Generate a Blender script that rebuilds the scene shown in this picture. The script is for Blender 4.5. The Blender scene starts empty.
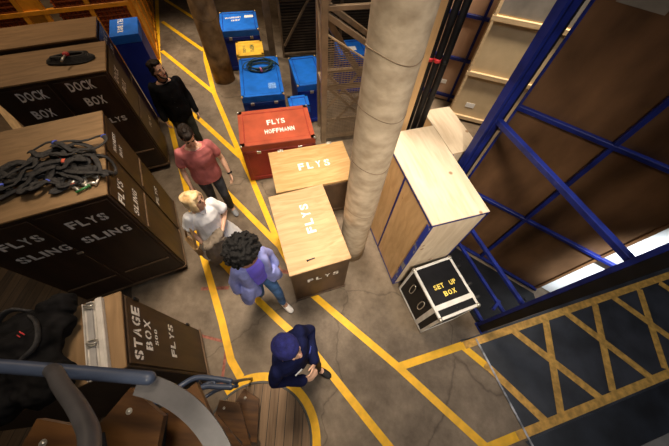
import bpy, bmesh, math, random
from mathutils import Vector, Matrix, Euler, noise
random.seed(7)
SC = bpy.context.scene
COL = SC.collection
R = math.radians
PI = math.pi

# ------------------------------------------------------------------ materials
MATS = {}
def new_mat(name):
    m = bpy.data.materials.new(name); m.use_nodes = True
    nt = m.node_tree; b = nt.nodes['Principled BSDF']
    return m, nt, b
def N(nt, kind, **kw):
    n = nt.nodes.new(kind)
    for k, v in kw.items():
        if k in n.inputs.keys(): n.inputs[k].default_value = v
        else: setattr(n, k, v)
    return n
def mat(name, col, rough=.6, metal=0., var=.12, scale=6., stretch=(1, 1, 1), bump=.0, bscale=40., spec=.4, sheen=0., col2=None, detail=4., lo=.35, hi=.65):
    """one surface: two tones mixed by noise stretched along an axis, plus fine bump"""
    if name in MATS: return MATS[name]
    m, nt, b = new_mat(name); L = nt.links.new
    tc = N(nt, 'ShaderNodeTexCoord'); mp = N(nt, 'ShaderNodeMapping'); mp.inputs['Scale'].default_value = stretch
    L(tc.outputs['Object'], mp.inputs['Vector'])
    nz = N(nt, 'ShaderNodeTexNoise'); nz.inputs['Scale'].default_value = scale; nz.inputs['Detail'].default_value = detail
    L(mp.outputs['Vector'], nz.inputs['Vector'])
    cr = N(nt, 'ShaderNodeValToRGB')
    c1 = col; c2 = col2 or tuple(min(1, c*(1+2*var)) for c in col)
    c1 = c1 if col2 else tuple(c*(1-var) for c in col)
    cr.color_ramp.elements[0].position = lo; cr.color_ramp.elements[0].color = (*c1, 1)
    cr.color_ramp.elements[1].position = hi; cr.color_ramp.elements[1].color = (*c2, 1)
    L(nz.outputs['Fac'], cr.inputs['Fac']); L(cr.outputs['Color'], b.inputs['Base Color'])
    b.inputs['Roughness'].default_value = rough; b.inputs['Metallic'].default_value = metal
    b.inputs['Specular IOR Level'].default_value = spec
    if sheen: b.inputs['Sheen Weight'].default_value = sheen
    if bump:
        n2 = N(nt, 'ShaderNodeTexNoise'); n2.inputs['Scale'].default_value = bscale; n2.inputs['Detail'].default_value = 3
        L(mp.outputs['Vector'], n2.inputs['Vector'])
        bp = N(nt, 'ShaderNodeBump'); bp.inputs['Strength'].default_value = bump; bp.inputs['Distance'].default_value = .01
        L(n2.outputs['Fac'], bp.inputs['Height']); L(bp.outputs['Normal'], b.inputs['Normal'])
    MATS[name] = m
    return m

def concrete_floor():
    m, nt, b = new_mat('concrete_floor'); L = nt.links.new
    tc = N(nt, 'ShaderNodeTexCoord')
    n1 = N(nt, 'ShaderNodeTexNoise'); n1.inputs['Scale'].default_value = .75; n1.inputs['Detail'].default_value = 7; n1.inputs['Roughness'].default_value = .62
    n2 = N(nt, 'ShaderNodeTexNoise'); n2.inputs['Scale'].default_value = 5.5; n2.inputs['Detail'].default_value = 8; n2.inputs['Roughness'].default_value = .7
    L(tc.outputs['Object'], n1.inputs['Vector']); L(tc.outputs['Object'], n2.inputs['Vector'])
    c1 = N(nt, 'ShaderNodeValToRGB'); e = c1.color_ramp.elements
    e[0].position = .33; e[0].color = (.095, .068, .045, 1); e[1].position = .68; e[1].color = (.305, .238, .17, 1)
    c2 = N(nt, 'ShaderNodeValToRGB'); e = c2.color_ramp.elements
    e[0].position = .3; e[0].color = (.48, .45, .41, 1); e[1].position = .66; e[1].color = (1, 1, 1, 1)
    L(n1.outputs['Fac'], c1.inputs['Fac']); L(n2.outputs['Fac'], c2.inputs['Fac'])
    mx = N(nt, 'ShaderNodeMix', data_type='RGBA', blend_type='MULTIPLY'); mx.inputs['Factor'].default_value = .8
    L(c1.outputs['Color'], mx.inputs['A']); L(c2.outputs['Color'], mx.inputs['B'])
    # hairline cracks
    vo = N(nt, 'ShaderNodeTexVoronoi', feature='DISTANCE_TO_EDGE'); vo.inputs['Scale'].default_value = .42
    wn = N(nt, 'ShaderNodeTexNoise'); wn.inputs['Scale'].default_value = 1.6; wn.inputs['Detail'].default_value = 5
    va = N(nt, 'ShaderNodeVectorMath', operation='MULTIPLY_ADD'); va.inputs[1].default_value = (.7, .7, 0)
    L(tc.outputs['Object'], wn.inputs['Vector']); L(wn.outputs['Color'], va.inputs[0]); L(tc.outputs['Object'], va.inputs[2]); L(va.outputs[0], vo.inputs['Vector'])
    c3 = N(nt, 'ShaderNodeValToRGB'); e = c3.color_ramp.elements
    e[0].position = .0; e[0].color = (.45, .43, .4, 1); e[1].position = .006; e[1].color = (1, 1, 1, 1)
    L(vo.outputs['Distance'], c3.inputs['Fac'])
    m2 = N(nt, 'ShaderNodeMix', data_type='RGBA', blend_type='MULTIPLY'); m2.inputs['Factor'].default_value = .7
    L(mx.outputs['Result'], m2.inputs['A']); L(c3.outputs['Color'], m2.inputs['B'])
    L(m2.outputs['Result'], b.inputs['Base Color'])
    b.inputs['Roughness'].default_value = .55; b.inputs['Specular IOR Level'].default_value = .3
    bp = N(nt, 'ShaderNodeBump'); bp.inputs['Strength'].default_value = .12; bp.inputs['Distance'].default_value = .01
    L(n2.outputs['Fac'], bp.inputs['Height']); L(bp.outputs['Normal'], b.inputs['Normal'])
    return m

def planks(name, col, col2, width=.12, axis='X'):
    m, nt, b = new_mat(name); L = nt.links.new
    tc = N(nt, 'ShaderNodeTexCoord')
    sp = N(nt, 'ShaderNodeSeparateXYZ'); L(tc.outputs['Object'], sp.inputs[0])
    dv = N(nt, 'ShaderNodeMath', operation='DIVIDE'); dv.inputs[1].default_value = width; L(sp.outputs[axis], dv.inputs[0])
    fl = N(nt, 'ShaderNodeMath', operation='FLOOR'); L(dv.outputs[0], fl.inputs[0])
    fr = N(nt, 'ShaderNodeMath', operation='FRACT'); L(dv.outputs[0], fr.inputs[0])
    wn = N(nt, 'ShaderNodeTexWhiteNoise', noise_dimensions='1D'); L(fl.outputs[0], wn.inputs['W'])
    mp = N(nt, 'ShaderNodeMapping'); mp.inputs['Scale'].default_value = (18, 1.2, 1) if axis == 'X' else (1.2, 18, 1)
    L(tc.outputs['Object'], mp.inputs['Vector'])
    nz = N(nt, 'ShaderNodeTexNoise'); nz.inputs['Scale'].default_value = 2.5; nz.inputs['Detail'].default_value = 6; L(mp.outputs['Vector'], nz.inputs['Vector'])
    ad = N(nt, 'ShaderNodeMath', operation='MULTIPLY_ADD'); ad.inputs[1].default_value = .45; L(wn.outputs['Value'], ad.inputs[0]); L(nz.outputs['Fac'], ad.inputs[2])
    cr = N(nt, 'ShaderNodeValToRGB'); e = cr.color_ramp.elements
    e[0].position = .38; e[0].color = (*col, 1); e[1].position = .95; e[1].color = (*col2, 1); L(ad.outputs[0], cr.inputs['Fac'])
    gp = N(nt, 'ShaderNodeMath', operation='GREATER_THAN'); gp.inputs[1].default_value = .07; L(fr.outputs[0], gp.inputs[0])
    mx = N(nt, 'ShaderNodeMix', data_type='RGBA'); L(gp.outputs[0], mx.inputs['Factor'])
    mx.inputs['A'].default_value = (.012, .009, .006, 1); L(cr.outputs['Color'], mx.inputs['B'])
    L(mx.outputs['Result'], b.inputs['Base Color']); b.inputs['Roughness'].default_value = .6
    return m

def ply(name, a, b_, stretch=(1.2, 9, 9), scale=2.2, rough=.6, knots=False):
    m, nt, b = new_mat(name); L = nt.links.new
    tc = N(nt, 'ShaderNodeTexCoord'); mp = N(nt, 'ShaderNodeMapping'); mp.inputs['Scale'].default_value = stretch
    L(tc.outputs['Object'], mp.inputs['Vector'])
    n0 = N(nt, 'ShaderNodeTexNoise'); n0.inputs['Scale'].default_value = .9; n0.inputs['Detail'].default_value = 2; L(tc.outputs['Object'], n0.inputs['Vector'])
    wp = N(nt, 'ShaderNodeVectorMath', operation='MULTIPLY_ADD'); wp.inputs[1].default_value = (1.6, 1.6, 1.6)
    L(n0.outputs['Color'], wp.inputs[0]); L(mp.outputs['Vector'], wp.inputs[2])
    nz = N(nt, 'ShaderNodeTexNoise'); nz.inputs['Scale'].default_value = scale; nz.inputs['Detail'].default_value = 6; nz.inputs['Distortion'].default_value = .6
    L(wp.outputs[0], nz.inputs['Vector'])
    cr = N(nt, 'ShaderNodeValToRGB'); e = cr.color_ramp.elements
    e[0].position = .3; e[0].color = (*a, 1); e[1].position = .7; e[1].color = (*b_, 1); L(nz.outputs['Fac'], cr.inputs['Fac'])
    out = cr.outputs['Color']
    if knots:
        vo = N(nt, 'ShaderNodeTexVoronoi'); vo.inputs['Scale'].default_value = 3.2; L(tc.outputs['Object'], vo.inputs['Vector'])
        k = N(nt, 'ShaderNodeValToRGB'); e = k.color_ramp.elements
        e[0].position = .06; e[0].color = (.35, .2, .1, 1); e[1].position = .1; e[1].color = (1, 1, 1, 1); L(vo.outputs['Distance'], k.inputs['Fac'])
        mx = N(nt, 'ShaderNodeMix', data_type='RGBA', blend_type='MULTIPLY'); mx.inputs['Factor'].default_value = .8
        L(out, mx.inputs['A']); L(k.outputs['Color'], mx.inputs['B']); out = mx.outputs['Result']
    L(out, b.inputs['Base Color']); b.inputs['Roughness'].default_value = rough; b.inputs['Specular IOR Level'].default_value = .35
    MATS[name] = m
    return m

M = dict(
    floor=concrete_floor(),
    deck=planks('deck_planks', (.022, .014, .008), (.075, .048, .026), .13),
    disc=planks('disc_planks', (.12, .068, .03), (.27, .165, .085), .105),
    yellow=mat('yellow_floor_paint', (.86, .47, .010), .5, var=.07, scale=9, detail=8),
    yellow_worn=mat('worn_yellow_paint', (.52, .29, .06), .6, var=.2, scale=14, detail=8),
    redline=mat('faded_red_line', (.24, .08, .055), .7, var=.3, scale=20),
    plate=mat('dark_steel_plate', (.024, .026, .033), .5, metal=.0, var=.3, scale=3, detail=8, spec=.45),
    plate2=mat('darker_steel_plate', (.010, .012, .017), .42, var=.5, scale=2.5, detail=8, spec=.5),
    curb=mat('grey_curb', (.10, .095, .085), .6, var=.2),
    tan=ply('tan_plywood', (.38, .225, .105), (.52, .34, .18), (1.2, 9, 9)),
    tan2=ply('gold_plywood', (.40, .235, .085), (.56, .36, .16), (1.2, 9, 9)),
    pale=ply('pale_plywood', (.50, .39, .27), (.66, .55, .41), (9, 1.3, 1.5), 1.6, knots=True),
    pale_side=ply('amber_plywood', (.50, .30, .13), (.64, .41, .20), (8, 8, 1.2), 1.8, knots=True),
    top=ply('crate_top_plywood', (.18, .105, .045), (.28, .17, .08), (1.2, 9, 9)),
    brown=mat('dark_brown_paint', (.030, .016, .009), .45, var=.3, scale=4, stretch=(1, 1, .3), detail=6, spec=.45),
    brown_side=mat('brown_stained_wood', (.034, .016, .004), .42, var=.3, scale=3, stretch=(4, 4, .5), detail=6, spec=.45),
    mould=mat('brown_moulding', (.13, .08, .045), .4, var=.2),
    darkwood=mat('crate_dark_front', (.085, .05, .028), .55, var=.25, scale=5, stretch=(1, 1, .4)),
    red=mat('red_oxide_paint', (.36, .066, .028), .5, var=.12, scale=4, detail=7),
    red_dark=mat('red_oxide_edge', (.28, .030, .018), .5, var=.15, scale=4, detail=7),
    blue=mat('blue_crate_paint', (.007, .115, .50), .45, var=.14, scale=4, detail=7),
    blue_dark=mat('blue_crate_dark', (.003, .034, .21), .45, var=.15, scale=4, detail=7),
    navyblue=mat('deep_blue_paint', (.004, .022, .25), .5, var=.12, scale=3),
    yel=mat('yellow_crate_paint', (.72, .42, .04), .5, var=.12, scale=6),
    steel_blue=mat('blue_steel', (.006, .013, .12), .45, var=.25, scale=6, spec=.28),
    black=mat('black_paint', (.0045, .0045, .006), .5, var=.3, spec=.25),
    rubber=mat('black_rubber', (.012, .012, .013), .7, var=.3),
    webbing=mat('black_webbing', (.022, .020, .019), .8, var=.4, scale=30, bump=.4, bscale=160),
    alu=mat('aluminium_edge', (.70, .68, .65), .42, metal=.15, var=.08),
    zinc=mat('zinc_hardware', (.55, .52, .46), .35, metal=.8, var=.12),
    brass=mat('brass_corner', (.60, .42, .22), .4, metal=.7, var=.12),
    white=mat('white_paint', (.80, .80, .78), .5, var=.04),
    white_letter=mat('white_stencil_paint', (.78, .75, .70), .6, var=.12, scale=25),
    yellow_letter=mat('yellow_stencil_paint', (.80, .62, .12), .6, var=.12, scale=25),
    green_letter=mat('green_stencil_paint', (.10, .14, .05), .6, var=.12, scale=25),
    concrete=mat('column_concrete', (.27, .20, .13), .75, col2=(.56, .455, .33), scale=7, stretch=(1, 1, 1.5), detail=13, bump=.25, bscale=34, lo=.22, hi=.72),
    concrete2=mat('dark_column_concrete', (.13, .08, .036), .8, col2=(.30, .20, .10), scale=5, stretch=(1, 1, .8), detail=12, bump=.6, bscale=26, lo=.38, hi=.62),
    orange=mat('orange_steel', (.66, .27, .018), .45, var=.12),
    orange_red=mat('orange_red_mesh', (.17, .036, .008), .5, var=.15),
    amber=mat('amber_panel', (.52, .24, .025), .5, var=.2, scale=2),
    truss=mat('tan_steel', (.29, .205, .125), .45, var=.12),
    gate=mat('gate_steel', (.15, .105, .065), .5, var=.2),
    lauan=mat('lauan_ply', (.038, .016, .005), .55, col2=(.19, .097, .045), scale=1.8, stretch=(1.5, 1, .7), detail=12, lo=.28, hi=.72),
    pinkply=mat('pinkish_ply', (.40, .24, .15), .65, col2=(.55, .36, .24), scale=2, stretch=(2, 2, .6), detail=6),
    canvas=mat('canvas_flat', (.58, .45, .27), .75, col2=(.66, .52, .32), scale=4, detail=6),
    rail_wood=mat('pine_rail', (.62, .46, .27), .6, var=.1, scale=5, stretch=(1, 6, 6)),
    greyply=mat('grey_painted_ply', (.20, .185, .165), .6, var=.12, scale=4),
    rail_blue=mat('blue_grey_tube', (.040, .054, .090), .38, var=.12, spec=.5),
    rail_grey=mat('worn_grey_steel', (.055, .051, .052), .42, var=.2, scale=8, spec=.5),
    tread=mat('varnished_tread', (.040, .015, .0035), .4, col2=(.11, .046, .011), scale=3, stretch=(1, 7, 1), detail=6, lo=.3, hi=.7),
    wall=mat('dark_wall', (.05, .04, .032), .85, var=.2, scale=1),
    redrubber=mat('red_band', (.55, .03, .04), .5, var=.1),
    cable=mat('dark_green_cable', (.010, .030, .032), .45, var=.3),
    redtag=mat('red_tag', (.6, .10, .05), .6, var=.1),
    bluetag=mat('blue_tag', (.08, .12, .6), .6, var=.1),
    skin=mat('skin_fair', (.60, .36, .25), .5, var=.05, scale=8, spec=.35),
    skin_tan=mat('skin_light_tan', (.50, .29, .19), .5, var=.05, scale=8, spec=.35),
    skin_brown=mat('skin_brown', (.30, .15, .085), .5, var=.05, scale=8, spec=.35),
    hair_dark=mat('dark_hair', (.010, .006, .004), .6, var=.4, scale=40, stretch=(1, 1, .3), spec=.15),
    hair_blonde=mat('blonde_hair', (.62, .39, .17), .5, col2=(.86, .66, .38), scale=22, stretch=(1, 1, .25), spec=.5),
    hair_black=mat('black_curly_hair', (.0025, .002, .002), .85, var=.5, scale=60),
    lip=mat('lip', (.42, .14, .11), .5, var=.05), eye=mat('eye_dark', (.03, .02, .016), .3, var=.05),
    blackshirt=mat('black_shirt', (.0045, .0045, .005), .9, spec=.1, var=.4, scale=9, bump=.3, bscale=14),
    darkgreen=mat('dark_trousers', (.016, .018, .012), .8, var=.4, scale=9),
    rosetee=mat('dusty_rose_tee', (.42, .125, .125), .85, var=.12, scale=7, bump=.35, bscale=11),
    charcoal=mat('charcoal_jeans', (.032, .034, .042), .8, var=.3, scale=9, bump=.3, bscale=14),
    whitecotton=mat('white_cotton', (.84, .84, .86), .85, var=.05, scale=7, bump=.35, bscale=11),
    lavender=mat('lavender_shirt', (.31, .345, .74), .85, var=.1, scale=7, bump=.35, bscale=11),
    violet=mat('violet_blue_top', (.19, .15, .85), .8, var=.08, scale=7),
    denim=mat('blue_denim', (.05, .12, .27), .8, var=.25, scale=12, bump=.3, bscale=30),
    navy=mat('navy_jacket', (.005, .007, .034), .9, spec=.15, var=.3, scale=8, bump=.35, bscale=12),
    beanie=mat('royal_blue_knit', (.007, .009, .085), .9, var=.2, scale=30, bump=.6, bscale=120),
    greyshoe=mat('grey_shoe', (.26, .27, .29), .7, var=.1), whiteshoe=mat('white_shoe', (.78, .75, .72), .6, var=.05),
    coat=mat('taupe_coat', (.15, .12, .09), .9, var=.15, scale=8, bump=.4, bscale=14),
    leather=mat('tan_leather', (.36, .22, .10), .5, var=.15),
    redpiece=mat('red_clip', (.5, .04, .04), .5, var=.1),
)

# ------------------------------------------------------------------ mesh helpers
def bm_new(): return bmesh.new()
def box(bm, lo, hi, bev=0., mtx=None, mi=0):
    lo, hi = Vector(lo), Vector(hi)
    t = bmesh.new()
    r = bmesh.ops.create_cube(t, size=1)
    s = hi-lo; c = (hi+lo)/2
    for v in t.verts: v.co = Vector((v.co.x*s.x, v.co.y*s.y, v.co.z*s.z))+c
    if bev:
        bmesh.ops.bevel(t, geom=t.edges[:], offset=min(bev, min(s)*.45), segments=1, affect='EDGES')
    merge(bm, t, mtx, mi)
def merge(bm, t, mtx=None, mi=0):
    mp = {}
    for v in t.verts: mp[v] = bm.verts.new(mtx @ v.co if mtx else v.co)
    for f in t.faces:
        try:
            g = bm.faces.new([mp[v] for v in f.verts]); g.smooth = f.smooth; g.material_index = mi or f.material_index
        except ValueError: pass
    t.free()
def beam(bm, a, b, w, h=None, bev=0., up=(0, 0, 1)):
    """square bar from a to b"""
    a, b = Vector(a), Vector(b); d = b-a; L = d.length; z = d.normalized(); u = Vector(up)
    if abs(z.dot(u)) > .98: u = Vector((0, 1, 0))
    x = u.cross(z).normalized(); y = z.cross(x)
    m = Matrix(((x.x, y.x, z.x, a.x), (x.y, y.y, z.y, a.y), (x.z, y.z, z.z, a.z), (0, 0, 0, 1)))
    h = h or w
    box(bm, (-w/2, -h/2, 0), (w/2, h/2, L), bev, m)
def loft(bm, pts, rad, side=None, seg=14, closed=False, caps=True, phase=0.):
    """tube through pts; rad = float | list of float | list of (rx, ry); side = hint for the rx direction"""
    pts = [Vector(p) for p in pts]; n = len(pts)
    if not isinstance(rad, list): rad = [rad]*n
    rad = [(r, r) if not isinstance(r, (list, tuple)) else r for r in rad]
    rings = []; prev = Vector(side) if side else None
    for i, p in enumerate(pts):
        if closed: t = (pts[(i+1) % n]-pts[i-1]).normalized()
        else: t = (pts[min(i+1, n-1)]-pts[max(i-1, 0)]).normalized()
        s = Vector(side) if side else prev
        if s is None:
            s = Vector((0, 0, 1)).cross(t)
            if s.length < .1: s = Vector((1, 0, 0))
        s = s-t*s.dot(t)
        if s.length < 1e-4: s = t.orthogonal()
        s.normalize(); u = t.cross(s); prev = s
        rx, ry = rad[i]
        rings.append([bm.verts.new(p+s*(rx*math.cos(2*PI*k/seg+phase))+u*(ry*math.sin(2*PI*k/seg+phase))) for k in range(seg)])
    m = n if closed else n-1
    for i in range(m):
        a, b = rings[i], rings[(i+1) % n]
        for k in range(seg):
            f = bm.faces.new((a[k], a[(k+1) % seg], b[(k+1) % seg], b[k])); f.smooth = True
    if caps and not closed:
        bm.faces.new(list(reversed(rings[0]))); bm.faces.new(rings[-1])
def round_loft(bm, pts, rad, side=None, seg=14):
    """loft with rounded ends"""
    pts = [Vector(p) for p in pts]
    if not isinstance(rad, list): rad = [rad]*len(pts)
    rad = [(r, r) if not isinstance(r, (list, tuple)) else r for r in rad]
    def cap(p, q, r):
        d = (p-q).normalized(); rr = min(r)
        return [(p+d*rr*.95, (r[0]*.25, r[1]*.25)), (p+d*rr*.72, (r[0]*.68, r[1]*.68)), (p+d*rr*.38, (r[0]*.92, r[1]*.92))]
    a = cap(pts[0], pts[1], rad[0]); b = cap(pts[-1], pts[-2], rad[-1])[::-1]
    loft(bm, [x[0] for x in a]+pts+[x[0] for x in b], [x[1] for x in a]+rad+[x[1] for x in b], side, seg)
def ball(bm, c, r, seg=14, mtx=None):
    t = bmesh.new(); bmesh.ops.create_uvsphere(t, u_segments=seg, v_segments=max(6, seg*2//3), radius=1)
    r = r if isinstance(r, (tuple, list)) else (r, r, r)
    for v in t.verts: v.co = Vector((v.co.x*r[0], v.co.y*r[1], v.co.z*r[2]))
    for f in t.faces: f.smooth = True
    c = Vector(c)
    m = Matrix.Translation(c) @ (mtx.to_4x4() if mtx else Matrix())
    merge(bm, t, m)
def cyl(bm, a, b, r, seg=16, r2=None):
    loft(bm, [a, b], [r, r2 if r2 else r], seg=seg)
def poly(bm, pts, z0, z1, mtx=None):
    """vertical prism from a 2-D outline"""
    t = bmesh.new()
    a = [t.verts.new((x, y, z0)) for x, y in pts]; b = [t.verts.new((x, y, z1)) for x, y in pts]; n = len(pts)
    t.faces.new(a[::-1]); t.faces.new(b)
    for i in range(n): t.faces.new((a[i], a[(i+1) % n], b[(i+1) % n], b[i]))
    bmesh.ops.recalc_face_normals(t, faces=t.faces[:])
    merge(bm, t, mtx)
def obj(name, bm, m, parent=None, loc=None, rot=None):
    me = bpy.data.meshes.new(name)
    bmesh.ops.recalc_face_normals(bm, faces=bm.faces[:])
    bm.to_mesh(me); bm.free()
    o = bpy.data.objects.new(name, me); COL.objects.link(o)
    if isinstance(m, (list, tuple)):
        for x in m: me.materials.append(x)
    else: me.materials.append(m)
    if parent: o.parent = parent
    if loc: o.location = loc
    if rot: o.rotation_euler = rot
    return o
def thing(name, label, cat, loc=(0, 0, 0), rotz=0., group=None):
    o = bpy.data.objects.new(name, None); COL.objects.link(o); o.empty_display_size = .1
    o.location = loc; o.rotation_euler = (0, 0, R(rotz)); o['label'] = label; o['category'] = cat
    if group: o['group'] = group
    return o
def tag(o, label, cat, group=None, kind=None):
    o['label'] = label; o['category'] = cat
    if group: o['group'] = group
    if kind: o['kind'] = kind
    return o
def struct(o): o['kind'] = 'structure'; return o
def chaikin(pts, n=2, closed=False):
    pts = [Vector(p) for p in pts]
    for _ in range(n):
        q = []; m = len(pts)
        rng = range(m) if closed else range(m-1)
        if not closed: q.append(pts[0])
        for i in rng:
            a, b = pts[i], pts[(i+1) % m]; q += [a*.75+b*.25, a*.25+b*.75]
        if not closed: q.append(pts[-1])
        pts = q
    return pts

# ------------------------------------------------------------------ stencil lettering
GLY = {}
def glyph(ch, stencil=True):
    if (ch, stencil) in GLY: return GLY[ch, stencil]
    cu = bpy.data.curves.new('glyph', 'FONT'); cu.body = ch; cu.size = 1; cu.offset = .034; cu.resolution_u = 3
    o = bpy.data.objects.new('glyph', cu); COL.objects.link(o)
    dg = bpy.context.evaluated_depsgraph_get()
    me = bpy.data.meshes.new_from_object(o.evaluated_get(dg))
    bpy.data.objects.remove(o); bpy.data.curves.remove(cu)
    t = bmesh.new(); t.from_mesh(me); bpy.data.meshes.remove(me)
    bmesh.ops.remove_doubles(t, verts=t.verts[:], dist=1e-5)
    xs = [v.co.x for v in t.verts]; ys = [v.co.y for v in t.verts]
    x0, x1, y0, y1 = min(xs), max(xs), min(ys), max(ys)
    for v in t.verts: v.co = Vector(((v.co.x-x0)/(x1-x0)-.5, (v.co.y-y0)/(y1-y0)-.5, 0))
    if stencil and ch in 'OBDCGQS0PRA568':
        g = .055
        for s in (-g, g):
            bmesh.ops.bisect_plane(t, geom=t.verts[:]+t.edges[:]+t.faces[:], plane_co=(s, 0, 0), plane_no=(1, 0, 0))
        kill = [f for f in t.faces if abs(f.calc_center_median().x) < g]
        bmesh.ops.delete(t, geom=kill, context='FACES')
    GLY[ch, stencil] = ([v.co.copy() for v in t.verts], [[v.index for v in f.verts] for f in t.faces]) if not t.verts.index_update() else None
    t.free()
    return GLY[ch, stencil]
def lettering(parent, origin, xdir, ydir, lines, m, name='lettering', stencil=True, gap=.22):
    """lines = (text, x, y, width, height): centres and sizes on the face spanned by xdir, ydir; one part per line"""
    o = Vector(origin); X = Vector(xdir).normalized(); Y = Vector(ydir).normalized(); Z = X.cross(Y)
    for text, cx, cy, w, h in lines:
        bm = bm_new()
        ws = [.35 if c in 'I1' else (.5 if c == ' ' else (1.2 if c in 'MW' else 1.)) for c in text]
        tot = sum(ws)+gap*(len(text)-1); u = w/tot; x = cx-w/2
        for c, k in zip(text, ws):
            if c != ' ':
                vs, fs = glyph(c, stencil)
                nv = [bm.verts.new(o+X*(x+u*k/2+v.x*u*k)+Y*(cy+v.y*h)+Z*.0015) for v in vs]
                for f in fs:
                    try: bm.faces.new([nv[i] for i in f])
                    except ValueError: pass
            x += u*(k+gap)
        obj(name, bm, m, parent)

# ------------------------------------------------------------------ camera
cam_d = bpy.data.cameras.new('camera'); cam = bpy.data.objects.new('camera', cam_d); COL.objects.link(cam); SC.camera = cam
cam_d.sensor_width = 36; cam_d.sensor_fit = 'HORIZONTAL'; cam_d.lens = 282/669*36
cam_d.clip_start = .05; cam_d.clip_end = 100
cam.matrix_world = Matrix(((.99669, -.08130, 0., 0), (.07006, .85886, -.50740, 0), (.04125, .50572, .86171, 4.2), (0, 0, 0, 1)))

# ------------------------------------------------------------------ setting
def slab(name, pts, z0, z1, m, parent=None):
    bm = bm_new(); poly(bm, pts, z0, z1); return obj(name, bm, m, parent)
floor = struct(slab('floor', [(-10, -3), (9, -3), (9, 13), (-10, 13)], -.2, 0, M['floor']))
deck = struct(slab('floor_planks', [(-9, -3), (-2.55, -3), (-2.6, .4), (-3.6, 2.6), (-9, 4.6)], 0, .004, M['deck']))
def wall(name, a, b, h=9):
    bm = bm_new(); beam(bm, (*a, h/2), (*b, h/2), h, .2, up=(0, 0, 1)); 
    return struct(obj(name, bm, M['wall']))
def wallbox(name, lo, hi):
    bm = bm_new(); box(bm, lo, hi); return struct(obj(name, bm, M['wall']))
wallbox('wall_back', (-10, 13, 0), (9, 13.2, 9)); wallbox('wall_left', (-10.2, -3, 0), (-10, 13, 9)); wallbox('wall_right', (9, -3, 0), (9.2, 13, 9))

def stripes(name, lines, z, m, w=.1, parent=None):
    bm = bm_new(); k = 0
    for ln in lines:
        ww = w
        if isinstance(ln[0], (int, float)): ww = ln[0]; ln = ln[1:]
        P = [Vector((x, y, 0)) for x, y in ln]
        L, Rr = [], []
        for i, p in enumerate(P):
            if i == 0: d = (P[1]-P[0]).normalized(); off = ww/2
            elif i == len(P)-1: d = (P[-1]-P[-2]).normalized(); off = ww/2
            else:
                d0 = (P[i]-P[i-1]).normalized(); d1 = (P[i+1]-P[i]).normalized(); d = (d0+d1).normalized()
                off = ww/2/max(.4, d.dot(d0))
            nrm = Vector((-d.y, d.x, 0))
            L.append(p+nrm*off); Rr.append(p-nrm*off)
        zz = z+.0002*k; k += 1
        lv = [bm.verts.new((p.x, p.y, zz)) for p in L]; rv = [bm.verts.new((p.x, p.y, zz)) for p in Rr]
        for i in range(len(P)-1): bm.faces.new((rv[i], rv[i+1], lv[i+1], lv[i]))
    return obj(name, bm, m, parent)
SX, SY = -.70, -.62          # axis of the spiral stair
def arc(cx, cy, r, a0, a1, n=24): return [(cx+r*math.cos(R(a0+(a1-a0)*i/n)), cy+r*math.sin(R(a0+(a1-a0)*i/n))) for i in range(n+1)]
stripes('floor_marking', [
    [(-5.96, 9.84), (-4.80, 6.98), (-4.11, 5.46), (-2.04, 1.69), (-1.48, .73), (-1.22, .24), (-1.04, .045)],
    [(-4.35, 9.1), (-3.57, 6.90), (-3.01, 5.68), (-2.01, 3.93), (-1.57, 3.21), (-.86, 1.95), (-.5, 1.44)],
    [(-5.71, 9.88), (-4.63, 9.02), (-4.25, 8.72)], [(-5.33, 8.61), (-3.76, 7.34)], [(-4.79, 7.18), (-3.01, 5.68)], [(-4.0, 5.45), (-3.04, 4.75), (-1.95, 3.80)],
    [(-2.95, 3.75), (-2.03, 2.96), (-.86, 1.95)], [(-1.75, 1.63), (-1.07, 1.08), (-.69, .80), (-.14, .42), (.62, -.31), (1.3, -.95)],
    [(-.31, 1.25), (1.01, .32)], [(1.01, .32), (2.02, -.46), (2.3, -.67)], [(1.01, .32), (1.93, .66)], [(1.98, -.5), (2.44, -.33)], [(1.90, .665), (2.24, .40)],
    [.105]+arc(SX, SY, .70, 135, -80, 36),
], .003, M['yellow'], .098, floor)
stripes('floor_marking', [[.035, (-1.95, .55), (-1.33, .45), (-1.26, -.1)], [.05, (-1.9, 1.15), (-1.5, 1.2)], [.06, (-1.0, 1.55), (-.45, 1.5)]], .002, M['redline'], .04, floor)
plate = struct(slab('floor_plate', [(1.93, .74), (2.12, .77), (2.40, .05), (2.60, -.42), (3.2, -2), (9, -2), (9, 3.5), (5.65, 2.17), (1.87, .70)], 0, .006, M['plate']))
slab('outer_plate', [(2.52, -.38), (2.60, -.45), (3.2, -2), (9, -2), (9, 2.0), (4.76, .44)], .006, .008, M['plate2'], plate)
stripes('floor_marking', [
    [(1.95, .66), (3.2, 1.125), (5.55, 2.0), (7, 2.53)], [(2.44, -.33), (4.76, .52), (7, 1.34)],
    [(2.69, .92), (3.66, .14)], [(3.23, 1.12), (3.06, -.07)], [(3.56, 1.25), (4.47, .43)], [(4.08, 1.41), (3.85, .23)], [(4.41, 1.55), (5.3, .74)], [(4.91, 1.71), (4.72, .57)],
    [(2.20, .44), (2.84, -.16)], [(5.3, 1.85), (6.1, 1.1)], [(5.75, 2.02), (5.55, .9)],
], .0095, M['yellow_worn'], .098, plate)
bm = bm_new(); beam(bm, (2.13, .76, .008), (2.62, -.47, .008), .025, .012); obj('joint_strip', bm, mat('worn_joint', (.30, .30, .31), .45, metal=.3, var=.5, scale=9), plate)
bm = bm_new(); poly(bm, [(3.7, -.42), (6.4, .57), (6.4, .45), (3.75, -.53)], .008, .012); obj('edge_strip', bm, M['greyply'], plate)
disc = thing('stair_platform', 'round planked wooden platform at the foot of the spiral stair', 'platform', (SX, SY, 0), 4)
bm = bm_new(); poly(bm, arc(0, 0, .625, 0, 360, 48)[:-1], 0, .022); obj('plank_disc', bm, M['disc'], disc)
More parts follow.
